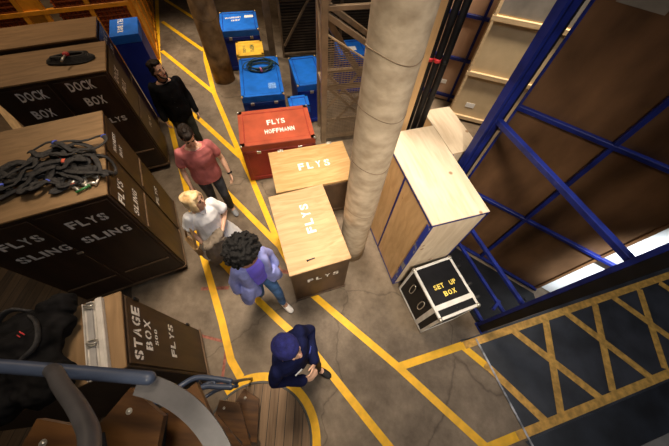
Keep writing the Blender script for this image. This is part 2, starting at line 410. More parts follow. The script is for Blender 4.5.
bm = bm_new(); loft(bm, [(x, y, .012) for x, y in arc(0, 0, .64, 0, 360, 48)[:-1]], (.016, .016), (0, 0, 1), 8, True); obj('edge_band', bm, M['curb'], disc)
# ------------------------------------------------------------------ columns
def column(name, label, x, y, r, h, m):
    t = thing(name, label, 'column', (x, y, 0))
    bm = bm_new(); n = 14
    pts = [(0, 0, h*i/n) for i in range(n+1)]
    loft(bm, pts, [r*(1+.012*math.sin(i*2.4)) for i in range(n+1)], (1, 0, 0), 40); obj('shaft', bm, m, t)
    bm = bm_new()
    for z in (1.35, 2.15, 2.75, 3.2):                        # casting seams
        loft(bm, [(.997*r*math.cos(a), .997*r*math.sin(a), z+.03*math.sin(2*a)) for a in [2*PI*k/40 for k in range(40)]], .004, (0, 0, 1), 6, True)
    obj('casting_seam', bm, mat(name+'_seam'+str(int(h)), (.17, .12, .075) if h < 7 else (.08, .05, .025), .8), t)
    return t
column('concrete_column', 'thick pale concrete column rising beside the long tan crate', .306, 1.976, .197, 6, M['concrete'])
column('concrete_column', 'dark brown weathered concrete column standing left of the blue crates', -2.91, 6.23, .24, 7, M['concrete2'])

# ------------------------------------------------------------------ painted crates with framed lids
def corners(t, w, d, z, m, r=.022, back=True):
    for sx in (-1, 1):
        for sy in ((-1, 1) if back else (-1,)):
            bm = bm_new(); ball(bm, (sx*(w/2-.012), sy*(d/2-.012), z-.012), r, 8); obj('corner_cap', bm, m, t)
def latch(t, x, y, z, m=None):
    bm = bm_new(); box(bm, (x-.035, y-.012, z-.03), (x+.035, y, z+.03), .006); box(bm, (x-.012, y-.022, z-.02), (x+.012, y-.01, z+.035), .004)
    obj('latch', bm, m or M['zinc'], t)
def crate(name, label, loc, rotz, w, d, h, mt, mf, group=None, lid=.13, rim=.055, cap=None, lat=2, frame=True):
    t = thing(name, label, 'crate', loc, rotz, group)
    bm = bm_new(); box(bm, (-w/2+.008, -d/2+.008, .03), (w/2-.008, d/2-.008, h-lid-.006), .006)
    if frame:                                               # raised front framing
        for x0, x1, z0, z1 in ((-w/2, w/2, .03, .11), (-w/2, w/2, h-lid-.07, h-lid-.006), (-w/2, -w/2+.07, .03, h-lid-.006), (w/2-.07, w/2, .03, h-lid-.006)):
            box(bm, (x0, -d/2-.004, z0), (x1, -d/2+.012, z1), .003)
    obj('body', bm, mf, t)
    bm = bm_new(); box(bm, (-w/2, -d/2, h-lid), (w/2, d/2, h-.010), .008)
    if rim:
        for lo, hi in (((-w/2, -d/2), (w/2, -d/2+rim)), ((-w/2, d/2-rim), (w/2, d/2)), ((-w/2, -d/2), (-w/2+rim, d/2)), ((w/2-rim, -d/2), (w/2, d/2))):
            box(bm, (*lo, h-.014), (*hi, h), .003)
    else: box(bm, (-w/2, -d/2, h-.014), (w/2, d/2, h), .003)
    obj('lid', bm, mt, t)
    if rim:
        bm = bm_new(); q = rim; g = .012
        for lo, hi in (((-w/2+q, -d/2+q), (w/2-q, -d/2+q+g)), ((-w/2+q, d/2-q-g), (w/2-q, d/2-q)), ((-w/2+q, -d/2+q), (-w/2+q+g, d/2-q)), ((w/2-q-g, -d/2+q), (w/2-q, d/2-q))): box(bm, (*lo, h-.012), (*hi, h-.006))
        obj('lid_groove_shade', bm, mf, t)  # strips in body colour stand in for the shade in the lid groove
    if cap: corners(t, w, d, h, cap)
    for i in range(lat): latch(t, (-.28+.56*i/max(1, lat-1))*w if lat > 1 else 0, -d/2-.002, h-lid-.03)
    for sx in (-1, 1):
        for sy in (-1, 1):
            bm = bm_new(); box(bm, (sx*(w/2-.08)-.04, sy*(d/2-.08)-.04, 0), (sx*(w/2-.08)+.04, sy*(d/2-.08)+.04, .032)); obj('foot', bm, M['rubber'], t)
    return t
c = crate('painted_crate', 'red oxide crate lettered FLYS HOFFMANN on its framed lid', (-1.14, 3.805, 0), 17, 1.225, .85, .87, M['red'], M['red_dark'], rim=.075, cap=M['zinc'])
lettering(c, (0, 0, .861), (1, .04, 0), (-.04, 1, 0), [('FLYS', .02, .085, .31, .125), ('HOFFMANN', .05, -.135, .50, .105)], M['white_letter'])
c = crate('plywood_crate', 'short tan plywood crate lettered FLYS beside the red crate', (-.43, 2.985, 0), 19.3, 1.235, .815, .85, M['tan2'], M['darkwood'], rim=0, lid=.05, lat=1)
lettering(c, (0, 0, .851), (1, 0, 0), (0, 1, 0), [('FLYS', .04, 0, .50, .135)], M['white_letter'], gap=.55)
for x in (-.42, .38):
    bm = bm_new(); box(bm, (x-.045, .385, .835), (x+.045, .42, .862), .004); cyl(bm, (x-.045, .41, .862), (x+.045, .41, .862), .008, 8); obj('hinge', bm, M['zinc'], c)
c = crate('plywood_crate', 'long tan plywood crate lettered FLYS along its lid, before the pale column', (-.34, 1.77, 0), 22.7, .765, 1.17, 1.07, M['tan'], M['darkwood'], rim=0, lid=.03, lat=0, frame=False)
lettering(c, (0, .09, 1.071), (0, 1, 0), (-1, 0, 0), [('FLYS', .02, -.03, .45, .115)], M['white_letter'], gap=.36)
lettering(c, (0, -.5785, .70), (1, 0, 0), (0, 0, 1), [('FLYS', .03, .0, .42, .10)], M['white_letter'], gap=.5)
bm = bm_new(); box(bm, (-.383, -.594, .01), (.383, -.580, .05)); obj('kick_rail', bm, M['darkwood'], c)
bm = bm_new(); beam(bm, (-.12, -.46, 1.073), (-.04, -.455, 1.073), .012); ball(bm, (-.13, -.462, 1.073), .014, 8); obj('tie_ring', bm, M['black'], c)

# blue and yellow crates by the back gate
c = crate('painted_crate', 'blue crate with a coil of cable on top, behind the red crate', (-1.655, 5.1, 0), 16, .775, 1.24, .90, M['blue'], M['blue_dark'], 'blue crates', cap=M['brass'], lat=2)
bm = bm_new(); box(bm, (.12, -.42, .889), (.26, -.25, .8915)); obj('worn_sticker', bm, mat('worn_sticker', (.12, .25, .55), .6, var=.3, scale=40), c)
c = crate('painted_crate', 'yellow crate with green stencil lettering between two blue crates', (-2.1, 6.1, 0), 16.5, .56, .55, .85, M['yel'], M['yel'], cap=None, lat=1)
lettering(c, (0, 0, .8405), (0, -1, 0), (1, 0, 0), [('RADIO', .02, -.11, .27, .065), ('MEPU', -.0, .05, .27, .085)], M['green_letter'])
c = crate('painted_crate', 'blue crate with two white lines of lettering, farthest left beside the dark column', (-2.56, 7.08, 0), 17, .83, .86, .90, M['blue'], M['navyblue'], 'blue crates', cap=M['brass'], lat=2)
lettering(c, (-.13, .08, .8905), (1, .05, 0), (-.05, 1, 0), [('MACHINIST', .02, .09, .36, .07), ('CREW', .06, -.04, .2, .07)], M['white_letter'], stencil=False)
bm = bm_new(); box(bm, (.14, .14, .889), (.34, .25, .8915)); obj('paper_label', bm, M['white'], c)
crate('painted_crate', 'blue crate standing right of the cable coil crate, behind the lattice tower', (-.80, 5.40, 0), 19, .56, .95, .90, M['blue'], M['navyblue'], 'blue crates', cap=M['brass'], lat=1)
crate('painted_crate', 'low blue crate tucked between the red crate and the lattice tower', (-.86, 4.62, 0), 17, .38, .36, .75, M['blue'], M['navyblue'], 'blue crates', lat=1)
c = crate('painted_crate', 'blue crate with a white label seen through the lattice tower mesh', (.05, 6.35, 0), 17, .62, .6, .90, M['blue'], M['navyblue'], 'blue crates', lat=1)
bm = bm_new(); box(bm, (-.12, -.1, .889), (.1, .05, .8915)); obj('paper_label', bm, M['white'], c)
c = crate('painted_crate', 'tall deep blue crate between the brown cabinets and the amber partition', (-3.83, 5.03, 0), 25, .44, .58, 1.62, M['blue'], M['navyblue'], 'blue crates', rim=.0, lat=0, frame=False)
lettering(c, (-.05, .0, 1.621), (0, -1, 0), (1, 0, 0), [('FLY', -.17, .0, .18, .09), ('BOX', .08, 0, .22, .09)], M['white_letter'])

# ------------------------------------------------------------------ brown cabinets
def cabinet(name, label, corner, rotz, w, d, h, front_doors, side_doors=0, rail_z=.53, side_rail=1.1, cz=.10, group=None, clear=True):
    """corner = front right corner on the floor; local origin there, width to -x, depth to +y"""
    t = thing(name, label, 'cabinet', (corner[0], corner[1], 0), rotz, group)
    bm = bm_new(); box(bm, (-w, 0, cz), (0, d, h-.02), .008); obj('carcass', bm, M['brown'], t)
    bm = bm_new(); box(bm, (-w-.006, -.006, h-.022), (.006, d+.006, h), .004); obj('top_panel', bm, M['top'], t)
    dw = w/front_doors if front_doors else 0
    for i in range(front_doors):
        x1 = -i*dw-.03; x0 = -(i+1)*dw+.02
        bm = bm_new(); box(bm, (x0, -.014, cz+.05), (x1, -.001, h-.06), .004)
        dr = obj('door', bm, M['brown'], t)
        bm = bm_new(); box(bm, (x0+.03, -.030, rail_z-.012), (x1-.03, -.014, rail_z+.012), .003); obj('rail', bm, M['mould'], dr)
        if i:
            bm = bm_new(); box(bm, (x1-.03, -.03, h*.62), (x1+.03, -.014, h*.62+.03), .004); obj('latch', bm, M['zinc'], dr)
    if side_doors:
        ds = d/side_doors
        for i in range(side_doors):
            y0 = i*ds+.025; y1 = (i+1)*ds-.025
            bm = bm_new(); box(bm, (.001, y0, cz+.03), (.014, y1, h-.05), .004); sd = obj('side_panel', bm, M['brown_side'], t)
            bm = bm_new(); box(bm, (.014, y0+.03, side_rail-.012), (.028, y1-.03, side_rail+.012), .003); obj('rail', bm, M['mould'], sd)
        bm = bm_new(); box(bm, (.001, 0, cz), (.022, d, cz+.03), .003); obj('skirt_rail', bm, M['mould'], t)
    bm = bm_new(); box(bm, (-w, -.022, cz), (0, -.001, cz+.035), .003); obj('skirt_rail', bm, M['mould'], t)
    for x in (-w+.1, -.09):
        for y in (.1, d-.1):
            bm = bm_new(); cyl(bm, (x-.02, y, .045), (x+.02, y, .045), .045, 14); box(bm, (x-.035, y-.03, .05), (x+.035, y+.03, cz+.002), .004); obj('caster', bm, M['rubber'], t)
    return t
WL = M['white_letter']
dk = cabinet('brown_cabinet', 'dark brown cabinet lettered DOCK BOX twice, a strap coil on its top', (-3.17, 3.40), 26, 1.34, .74, 1.9, 2, 1, .52, 1.07, group='brown rolling cabinets')
lettering(dk, (0, -.014, 0), (1, 0, 0), (0, 0, 1), [('DOCK', -.37, 1.76, .31, .125), ('BOX', -.34, 1.53, .24, .125), ('DOCK', -.94, 1.735, .31, .125), ('BOX', -1.0, 1.48, .24, .125), ('FLYS', -.28, 1.19, .30, .085)], WL, gap=.16, stencil=False)
lettering(dk, (.0145, 0, 0), (0, 1, 0), (0, 0, 1), [('DOCK', .27, 1.68, .34, .10), ('BOX', .27, 1.50, .26, .10), ('FLYS', .42, .74, .24, .08)], WL)
dr_ = cabinet('brown_cabinet', 'dark brown cabinet behind the DOCK BOX cabinet with a bare plywood top', (-3.60, 4.07), 26, 1.34, .60, 1.95, 2, 1, .52, 1.07, group='brown rolling cabinets')
lettering(dr_, (.0145, 0, 0), (0, 1, 0), (0, 0, 1), [('DOCK', .3, 1.76, .36, .09), ('FLYS', .3, 1.60, .3, .08)], WL)
sl = cabinet('brown_cabinet', 'dark brown cabinet lettered FLYS SLING under a heap of black slings', (-2.19, 1.45), 28, 1.32, 1.28, 1.937, 2, 2, .53, 1.2, group='brown rolling cabinets')
lettering(sl, (0, -.014, 0), (1, 0, 0), (0, 0, 1), [('FLYS', -.33, 1.665, .35, .115), ('SLING', -.32, 1.385, .46, .115), ('FLYS', -.93, 1.63, .35, .115), ('SLING', -.92, 1.37, .46, .115)], WL)
lettering(sl, (.0145, 0, 0), (0, 1, 0), (0, 0, 1), [('FLYS', .20, 1.715, .32, .11), ('SLING', .27, 1.43, .36, .10), ('HARNESS', .93, 1.76, .30, .06), ('BOX', .90, 1.64, .17, .06), ('FLYS', .86, .80, .32, .085)], WL)
st = cabinet('brown_cabinet', 'dark brown cabinet lettered STAGE BOX, a white batten light lying on top', (-1.71, .565), 118, .60, 1.0, 1.85, 0, 0, group='brown rolling cabinets')
bm = bm_new(); box(bm, (-.575, -.014, .16), (-.02, -.001, 1.80), .004); sd = obj('door', bm, mat('stage_box_door', (.036, .018, .007), .5, var=.25, scale=4, stretch=(3, 3, .5), detail=6), st)
for z in (1.62, .5):
    bm = bm_new(); box(bm, (-.035, -.03, z), (-.005, -.014, z+.07), .004); obj('hinge', bm, M['black'], sd)
lettering(st, (0, -.0145, 0), (1, 0, 0), (0, 0, 1), [('STAGE', -.315, 1.675, .45, .125), ('BOX', -.31, 1.50, .27, .11), ('500', -.31, 1.36, .15, .055), ('FLYS', -.29, 1.03, .34, .11)], WL)

# ------------------------------------------------------------------ tall plywood boxes with blue edges
def tall_box(name, label, loc, rotz, w, d, h, seam=True):
    t = thing(name, label, 'box', loc, rotz, 'tall plywood boxes')
    bm = bm_new(); box(bm, (-w/2, -d/2, h-.018), (w/2, d/2, h), .002); obj('top_panel', bm, M['pale'], t)
    bm = bm_new(); box(bm, (-w/2+.004, -d/2+.004, .05), (w/2-.004, d/2-.004, h-.018)); obj('side_panel', bm, M['pale_side'], t)
    bm = bm_new(); box(bm, (-w/2+.02, -d/2, .07), (w/2-.02, -d/2+.006, h-.03)); obj('front_panel', bm, M['pale'], t)
    e = .022; sb = M['steel_blue']
    bm = bm_new()
    for sx in (-1, 1):
        for sy in (-1, 1): box(bm, (sx*w/2-e*(sx > 0)-.003*(sx < 0), sy*d/2-e*(sy > 0)-.003*(sy < 0), .03), (sx*w/2+e*(sx < 0)+.003*(sx > 0), sy*d/2+e*(sy < 0)+.003*(sy > 0), h-.016))
    for z in ((.03, h-.038) if seam else (.03,)):
        for sx in (-1, 1): box(bm, (sx*w/2-.003, -d/2, z), (sx*w/2+.003, d/2, z+.024))
        for sy in (-1, 1): box(bm, (-w/2, sy*d/2-.003, z), (w/2, sy*d/2+.003, z+.024))
    if seam: box(bm, (-w/2-.003, -.02, .03), (-w/2+.003, .006, h-.02))
    obj('edge_angle', bm, sb, t)
    if seam:
        bm = bm_new(); box(bm, (-w/2-.007, -d/2-.004, .06), (-w/2, -d/2+.058, h-.07), .002); obj('hinge_strip', bm, mat('speckled_blue_strip', (.012, .035, .30), .4, col2=(.25, .23, .24), scale=7, stretch=(1, 1, .8), lo=.56, hi=.60), t)
    for sx in (-1, 1):
        for sy in (-1, 1):
            bm = bm_new(); box(bm, (sx*(w/2-.06)-.04, sy*(d/2-.06)-.04, 0), (sx*(w/2-.06)+.04, sy*(d/2-.06)+.04, .052)); obj('foot', bm, M['rubber'], t)
    return t
def local(cx, cy, rot, x, y):
    a = R(rot); return (cx+x*math.cos(a)-y*math.sin(a), cy+x*math.sin(a)+y*math.cos(a))
x, y = local(.97, 1.46, 20.2, .325, .66)
tall_box('tall_plywood_box', 'tall pale plywood box edged in blue, right of the pale column', (x, y, 0), 20.2, .66, 1.32, 1.83)
x, y = local(1.385, 3.325, 21, -.19, -.39)
tall_box('tall_plywood_box', 'narrower pale plywood box behind the first, beyond the black pipes', (x, y, 0), 21, .38, .78, 1.83, False)

# ------------------------------------------------------------------ black flight case
fc = thing('flight_case', 'black flight case with silver edges lettered SET UP BOX', 'flight case', (0, 0, 0), 24)
fw, fd, fh = .565, .69, .81
x, y = local(1.335, .775, 24, fw/2, fd/2); fc.location = (x, y, 0)
bm = bm_new(); box(bm, (-fw/2+.008, -fd/2+.148, .03), (fw/2-.008, fd/2-.008, fh-.006)); obj('body', bm, M['black'], fc)
bm = bm_new(); box(bm, (-fw/2+.008, -fd/2+.008, .03), (fw/2-.008, -fd/2+.142, fh-.006)); obj('lid', bm, M['black'], fc)
bm = bm_new(); e = .034
for yy in (-fd/2, fd/2):
    for sx in (-1, 1): beam(bm, (sx*(fw/2-e/2), yy+(e/2 if yy < 0 else -e/2), .03), (sx*(fw/2-e/2), yy+(e/2 if yy < 0 else -e/2), fh), e, bev=.005)
    for z in (.045, fh-e/2): beam(bm, (-fw/2, yy+(e/2 if yy < 0 else -e/2), z), (fw/2, yy+(e/2 if yy < 0 else -e/2), z), e, bev=.005)
for sx in (-1, 1):
    for z in (.045, fh-e/2): beam(bm, (sx*(fw/2-e/2), -fd/2, z), (sx*(fw/2-e/2), fd/2, z), e, bev=.005)
    beam(bm, (sx*(fw/2-.006), -fd/2+.145, .03), (sx*(fw/2-.006), -fd/2+.145, fh), .014, .06)
beam(bm, (-fw/2, -fd/2+.145, fh-.004), (fw/2, -fd/2+.145, fh-.004), .06, .012)
obj('edge_extrusion', bm, M['alu'], fc)
for sx in (-1, 1):
    for sy in (-1, 1):
        bm = bm_new(); ball(bm, (sx*(fw/2-.015), sy*(fd/2-.015), fh-.015), .03, 10); obj('ball_corner', bm, M['zinc'], fc)
for yy in (-.07, .16):                                       # recessed handles on the left side
    bm = bm_new(); box(bm, (-fw/2-.002, yy-.05, .40), (-fw/2+.012, yy+.05, .66), .01)
    h = obj('handle_plate', bm, M['black'], fc)
    bm = bm_new(); loft(bm, chaikin([(-fw/2-.01, yy-.032, .38), (-fw/2-.02, yy-.032, .68), (-fw/2-.02, yy+.032, .68), (-fw/2-.01, yy+.032, .38)], 2, True), .006, None, 8, True); obj('handle', bm, M['zinc'], h)
bm = bm_new()
for q in (-.012, .02): cyl(bm, (0, -fd/2+.075, fh-.004+0*q), (0, -fd/2+.075, fh+.004), .006, 8)
obj('rivet', bm, M['zinc'], fc)
lettering(fc, (.02, .05, fh-.005), (1, 0, 0), (0, 1, 0), [('SET', -.10, -.02, .14, .062), ('UP', .10, -.02, .09, .062), ('BOX', .0, -.125, .17, .062)], M['yellow_letter'])
for yy in (-.24, -.06, .20):
    for z in (.73, .2):
        bm = bm_new(); box(bm, (fw/2, yy-.035, z-.04), (fw/2+.01, yy+.035, z+.04)); box(bm, (fw/2+.01, yy-.022, z-.02), (fw/2+.05, yy+.022, z+.02), .005); cyl(bm, (fw/2+.06, yy-.016, z+.008), (fw/2+.06, yy+.016, z+.008), .042, 14)
        obj('caster', bm, M['rubber'], fc)
bm = bm_new(); box(bm, (-fw/2+.02, -fd/2+.02, 0), (fw/2-.02, fd/2-.02, .031)); obj('skid', bm, M['rubber'], fc)

# ------------------------------------------------------------------ blue scenery rack and flats
rk = thing('scenery_rack', 'blue steel rack end frame with two tall posts beside the SET UP BOX', 'rack', (1.52, 2.5, 0), 0)
PA, PB = Vector((.02, -.04, 0)), Vector((2.235-1.52, .925-2.5, 0)); PB = PB
ang = math.degrees(math.atan2(PB.y, PB.x))
def post(name, p, yaw, h):
    """two blue channels with a black slot between"""
    m = Matrix.Translation(p) @ Matrix.Rotation(R(yaw), 4, 'Z')
    bm = bm_new(); box(bm, (-.062, -.045, 0), (-.016, .045, h), .004, m); box(bm, (.026, -.045, 0), (.062, .045, h), .004, m)
    box(bm, (-.075, -.06, 0), (.075, .06, .02), .003, m)
    o = obj(name, bm, M['steel_blue'], rk)
    bm = bm_new(); box(bm, (-.016, -.03, .02), (.026, .03, h-.01), 0, m); obj('slot_channel', bm, M['black'], o)
    return o
m = Matrix.Translation(PA) @ Matrix.Rotation(R(21), 4, 'Z')
bm = bm_new(); box(bm, (-.10, -.045, 0), (-.062, .045, 4.6), .004, m); box(bm, (-.048, -.045, 0), (.032, .045, 4.6), .004, m); box(bm, (-.10, -.05, 0), (.064, .05, .02), .003, m); o = obj('post', bm, M['steel_blue'], rk)
bm = bm_new(); box(bm, (-.062, -.036, .02), (-.048, .036, 4.59), 0, m); box(bm, (.032, -.04, .02), (.064, .04, 4.59), 0, m); obj('slot_channel', bm, M['black'], o)
m = Matrix.Translation(PB) @ Matrix.Rotation(R(-66), 4, 'Z')
bm = bm_new(); box(bm, (-.068, -.045, 0), (-.026, .045, 4.6), .004, m); box(bm, (-.08, -.06, 0), (.08, .06, .02), .003, m); o = obj('post', bm, M['steel_blue'], rk)
bm = bm_new(); box(bm, (-.026, -.045, .02), (.066, .045, 4.6), .004, m); obj('slot_channel', bm, M['black'], o)
bm = bm_new(); poly(bm, [(.12, -.06), (.10, -.30), (.66, -1.52), (1.66, -1.17), (1.645, -1.0)], .0005, .006); obj('base_deck', bm, M['black'], rk)
for x, y in ((.2, -.2), (.72, -1.42), (1.5, -1.1), (.6, -.52)):
    bm = bm_new(); cyl(bm, (x, y, .006), (x, y, .02), .03, 12); obj('deck_bolt', bm, M['black'], rk)
d = (PB-PA).normalized()
for z, w in ((.12, .045), (.67, .04), (1.06, .045), (2.35, .055)):
    bm = bm_new(); beam(bm, PA+d*.03+Vector((0, 0, z)), PB-d*.03+Vector((0, 0, z)), w, bev=.004); obj('cross_bar', bm, M['steel_blue'], rk)
bm = bm_new(); beam(bm, PB+Vector((-.42*.0-.05, .2, .67)), PB+Vector((-.16, .08, .67)), .035); obj('stub_bar', bm, M['steel_blue'], rk)

u = Vector((.85, -.527, 0)).normalized(); v = Vector((-u.y, u.x, 0))   # along the flat, and behind it
def flat(name, label, o, u, w0, w1, h, panel, frame, rails, stiles, bar=.045, z0=.03, cat='flat', group='stacked scenery flats', rail_w=None):
    ang = math.degrees(math.atan2(u.y, u.x))
    t = thing(name, label, cat, (o[0], o[1], 0), ang, group)
    bm = bm_new(); box(bm, (w0, .0, z0), (w1, .012, h)); obj('sheet', bm, panel, t)
    for x in stiles:
        bm = bm_new(); box(bm, (x-bar/2, -bar, z0), (x+bar/2, -.001, h), .004); obj('stile', bm, frame, t)
    for z, a, b in rails:
        bm = bm_new(); box(bm, (a, -bar-.002, z-(rail_w or bar)/2), (b, -.001, z+(rail_w or bar)/2), .004); obj('rail', bm, frame, t)
    for x in (w0, w1):
        bm = bm_new(); box(bm, (x-.02, -.02, 0), (x+.02, .02, z0+.002)); obj('foot', bm, M['black'], t)
    return t
bf = flat('scenery_flat', 'huge brown plywood flat with a blue steel grid, filling the right side', (2.11, 2.24), u, -.50, 1.28, 4.7, M['lauan'], M['steel_blue'],
     [(.055, -.5, 1.28), (1.24, -.5, 1.585), (2.49, -.5, 1.28), (3.72, -.5, 1.28)], (.37,))
bm = bm_new(); box(bm, (-.5, -.045, .03), (-.475, -.001, 4.7), .003); obj('stile', bm, M['steel_blue'], bf)
bm = bm_new(); box(bm, (1.245, -.02, .03), (1.282, -.001, 4.7), .003); obj('edge_batten', bm, mat('brown_batten', (.16, .075, .03), .5, var=.15), bf)
bm = bm_new(); box(bm, (-.36, -.006, 3.38), (-.06, -.001, 3.62)); obj('paper_label', bm, M['greyply'], bf)
wf = flat('scenery_flat', 'white painted flat showing in the gap right of the brown flat', (2.16, 2.31), u, .75, 1.62, 3.6, M['white'], M['rail_wood'], [], ())
a2 = Vector((.966, -.26, 0)).normalized()
flat('scenery_flat', 'beige canvas flat with pine rails behind the blue rack post', (2.33, 5.53), a2, 0, 1.5, 4.2, M['canvas'], M['rail_wood'],
     [(.10, 0, 1.5), (1.05, 0, 1.5), (2.0, 0, 1.5), (3.0, 0, 1.5)], (.04,), .05, rail_w=.08)
for o in [x for x in bpy.data.objects if x.get('label', '').startswith('beige canvas')]:
    bm = bm_new(); box(bm, (0.08, -.004, 2.06), (1.5, -.001, 4.2)); obj('grey_sheet', bm, M['greyply'], o)
    bm = bm_new(); box(bm, (.28, -.006, .34), (.46, -.001, .44)); obj('paper_label', bm, M['white'], o)
a3 = Vector((.95, -.31, 0)).normalized()
ff = flat('scenery_flat', 'pinkish plywood flat with blue cross bars, farthest back by the black pipes', (1.85, 6.25), a3, -.25, 2.9, 4.4, M['pinkply'], M['steel_blue'],
     [(.16, -.25, 2.9), (.98, -.25, 2.9), (1.75, -.25, 2.9), (2.6, -.25, 2.9)], (-.2, .62, 1.9, 2.8), .05, rail_w=.06)
bm = bm_new(); box(bm, (.27, -.008, .40), (.42, -.001, .49)); obj('paper_label', bm, M['white'], ff)

# ------------------------------------------------------------------ pipes, board, cord
for i, (x, y, lab) in enumerate(((.865, 2.855, 'black vertical pipe with a red band, nearest the plywood board'), (.94, 2.835, 'black vertical pipe with a red band, middle of the bundle'), (1.012, 2.815, 'black vertical pipe without a band, right of the bundle'))):
    t = thing('black_pipe', lab, 'pipe', (x-.02, y+.15, 0), 0, 'black pipes')
    bm = bm_new(); cyl(bm, (0, 0, 0), (0, 0, 5), .036, 16); obj('tube', bm, M['black'], t)
    bm = bm_new(); cyl(bm, (0, 0, 2.575), (0, 0, 2.615), .0375, 16); obj('band', bm, M['redrubber'] if i < 2 else M['black'], t)
bm = bm_new(); box(bm, (-.14, -.009, 0), (.06, .009, 4.6)); o = obj('plywood_board', bm, M['pale_side']); o.location = (.755, 2.90, 0); o.rotation_euler = (0, 0, R(20))
tag(o, 'narrow plywood board standing upright between the pale column and the black pipes', 'board')
t = thing('hook_cord', 'thin black cord with a hook hanging before the pinkish flat', 'cord', (1.28, 4.15, 2.05), 0)
bm = bm_new(); cyl(bm, (0, 0, 0), (0, 0, 2.6), .008, 8); obj('cord', bm, M['black'], t)
bm = bm_new(); loft(bm, chaikin([(0, 0, .0), (0, 0, -.03), (.03, -.01, .0), (.07, -.02, .01), (.10, -.02, -.03)], 2), .012, None, 8); ball(bm, (.10, -.02, -.03), .018, 8); obj('hook', bm, M['zinc'], t)

# ------------------------------------------------------------------ lattice tower with wire mesh
tw = thing('lattice_tower', 'tan steel lattice tower with wire mesh left of the pale column', 'tower', (-.37, 4.42, 0), 16)
W, D2, H2 = .86, .48, 5.0
for x in (0, W):
    for y in (0, D2):
        w = .10 if (x == 0 and y == 0) else .07
        bm = bm_new(); box(bm, (x-w/2, y-w/2, 0), (x+w/2, y+w/2, H2), .006); obj('post', bm, M['truss'], tw)
def brace(a, b, w=.055): 
    bm = bm_new(); beam(bm, a, b, w, bev=.004); obj('brace', bm, M['truss'], tw)
for y in (0, D2):
    for z in (.12, 1.2, 2.38, 3.3): brace((.03, y, z), (W-.03, y, z), .06)
    brace((.03, y, 2.3), (W-.03, y, 1.78), .075); brace((.03, y, 2.45), (W-.03, y, 3.25)); brace((.03, y, 1.25), (W-.03, y, .45), .05)
    brace((.05, y, .3), (W-.05, y, 1.15), .04)
for x in (0, W):
    for z in (1.2, 2.38, 3.3): brace((x, .03, z), (x, D2-.03, z))
    brace((x, .03, 1.25), (x, D2-.03, 2.3))
brace((.05, .1, 2.2), (.75, D2-.1, 1.15), .09)
bm = bm_new(); zt = lambda x: 2.06-.6*x
k = .05
while k < W-.04:
    beam(bm, (k, -.03, .1), (k, -.03, zt(k)), .006); k += .05
z = .12
while z < 2.0:
    x1 = min(W-.05, (2.06-z)/.6); 
    if x1 > .1: beam(bm, (.05, -.036, z), (x1, -.036, z), .009)
    z += .034
obj('wire_mesh', bm, M['truss'], tw)
bm = bm_new(); beam(bm, (.04, -.035, 2.06), (W-.03, -.035, zt(W-.03)), .022); obj('mesh_rim', bm, M['rail_wood'], tw)

# ------------------------------------------------------------------ louvred gate at the back
gt = thing('louvre_gate', 'dark louvred steel gate behind the blue crates', 'gate', (-1.93, 7.28, 0), 16)
for x, w in ((0, .16), (.28, .05), (1.75, .07), (2.9, .07)):
    bm = bm_new(); box(bm, (x-w/2, -.04, 0), (x+w/2, .04, 5.2), .005); obj('gate_post', bm, M['gate'], gt)
bm = bm_new(); z = .15
while z < 5.1:
    box(bm, (.3, -.012, z), (2.88, .012, z+.028), 0, Matrix.Translation((0, .02, 0))); z += .062
obj('louvre', bm, mat('louvre_slats', (.062, .045, .030), .5, var=.2), gt)
bm = bm_new(); box(bm, (.28, .05, .0), (2.9, .06, 5.2)); obj('back_sheet', bm, M['wall'], gt)
for a, b in (((.32, -.05, .3), (1.15, -.05, 1.55)), ((.3, -.05, 1.3), (2.88, -.05, 1.3)), ((.3, -.05, .1), (2.88, -.05, .1)), ((.3, -.05, 2.5), (2.88, -.05, 2.5))):
    bm = bm_new(); beam(bm, a, b, .05, bev=.004); obj('gate_bar', bm, M['gate'], gt)

# ------------------------------------------------------------------ orange mesh partition
def mesh_panel(t, x0, x1, z0, z1, m, pitch=.085, w=.022):
    bm = bm_new(); x = x0
    while x <= x1+.001: beam(bm, (x, 0, z0), (x, 0, z1), w); x += pitch
    z = z0
    while z <= z1+.001: beam(bm, (x0, .012, z), (x1, .012, z), w); z += pitch
    return obj('mesh_infill', bm, m, t)
op = thing('mesh_partition', 'orange steel mesh partition behind the brown cabinets', 'partition', (-4.75, 6.78, 0), 205)
for x in (.03, .75, 1.56, 1.92, 2.62, 3.4, 4.4):
    bm = bm_new(); box(bm, (x-.045, -.03, 0), (x+.045, .03, 3.2), .004); obj('post', bm, M['orange'], op)
bm = bm_new(); box(bm, (1.6, -.005, .05), (1.9, .005, 3.2)); obj('post_sheet', bm, M['orange'], op)
for z in (.05, 1.22, 2.3):
    bm = bm_new(); box(bm, (0, -.035, z-.04), (4.45, .035, z+.04), .004); obj('rail', bm, M['orange'], op)
for x0, x1 in ((.08, .71), (.79, 1.36), (1.97, 2.58), (2.66, 3.36), (3.44, 4.36)):
    for z0, z1 in ((.1, 1.18), (1.27, 2.26)): mesh_panel(op, x0, x1, z0, z1, M['orange_red'])
bm = bm_new(); box(bm, (.08, -.06, .05), (1.36, -.05, 2.3)); box(bm, (1.97, -.06, .05), (4.4, -.05, 2.3)); obj('back_sheet', bm, mat('rust_red_sheet', (.50, .10, .012), .6, var=.2, scale=3), op)
ap = thing('sheet_partition', 'amber sheet metal partition along the left yellow walkway line', 'partition', (-4.72, 6.80, 0), 114.5)
bm = bm_new(); box(bm, (.0, -.008, .06), (3.6, .008, 3.2)); obj('sheet', bm, M['amber'], ap)
for x in (.03, .62, 1.25, 1.9, 2.6, 3.5):
    bm = bm_new(); box(bm, (x-.04, -.035, 0), (x+.04, .035, 3.25), .004); obj('post', bm, M['orange'], ap)
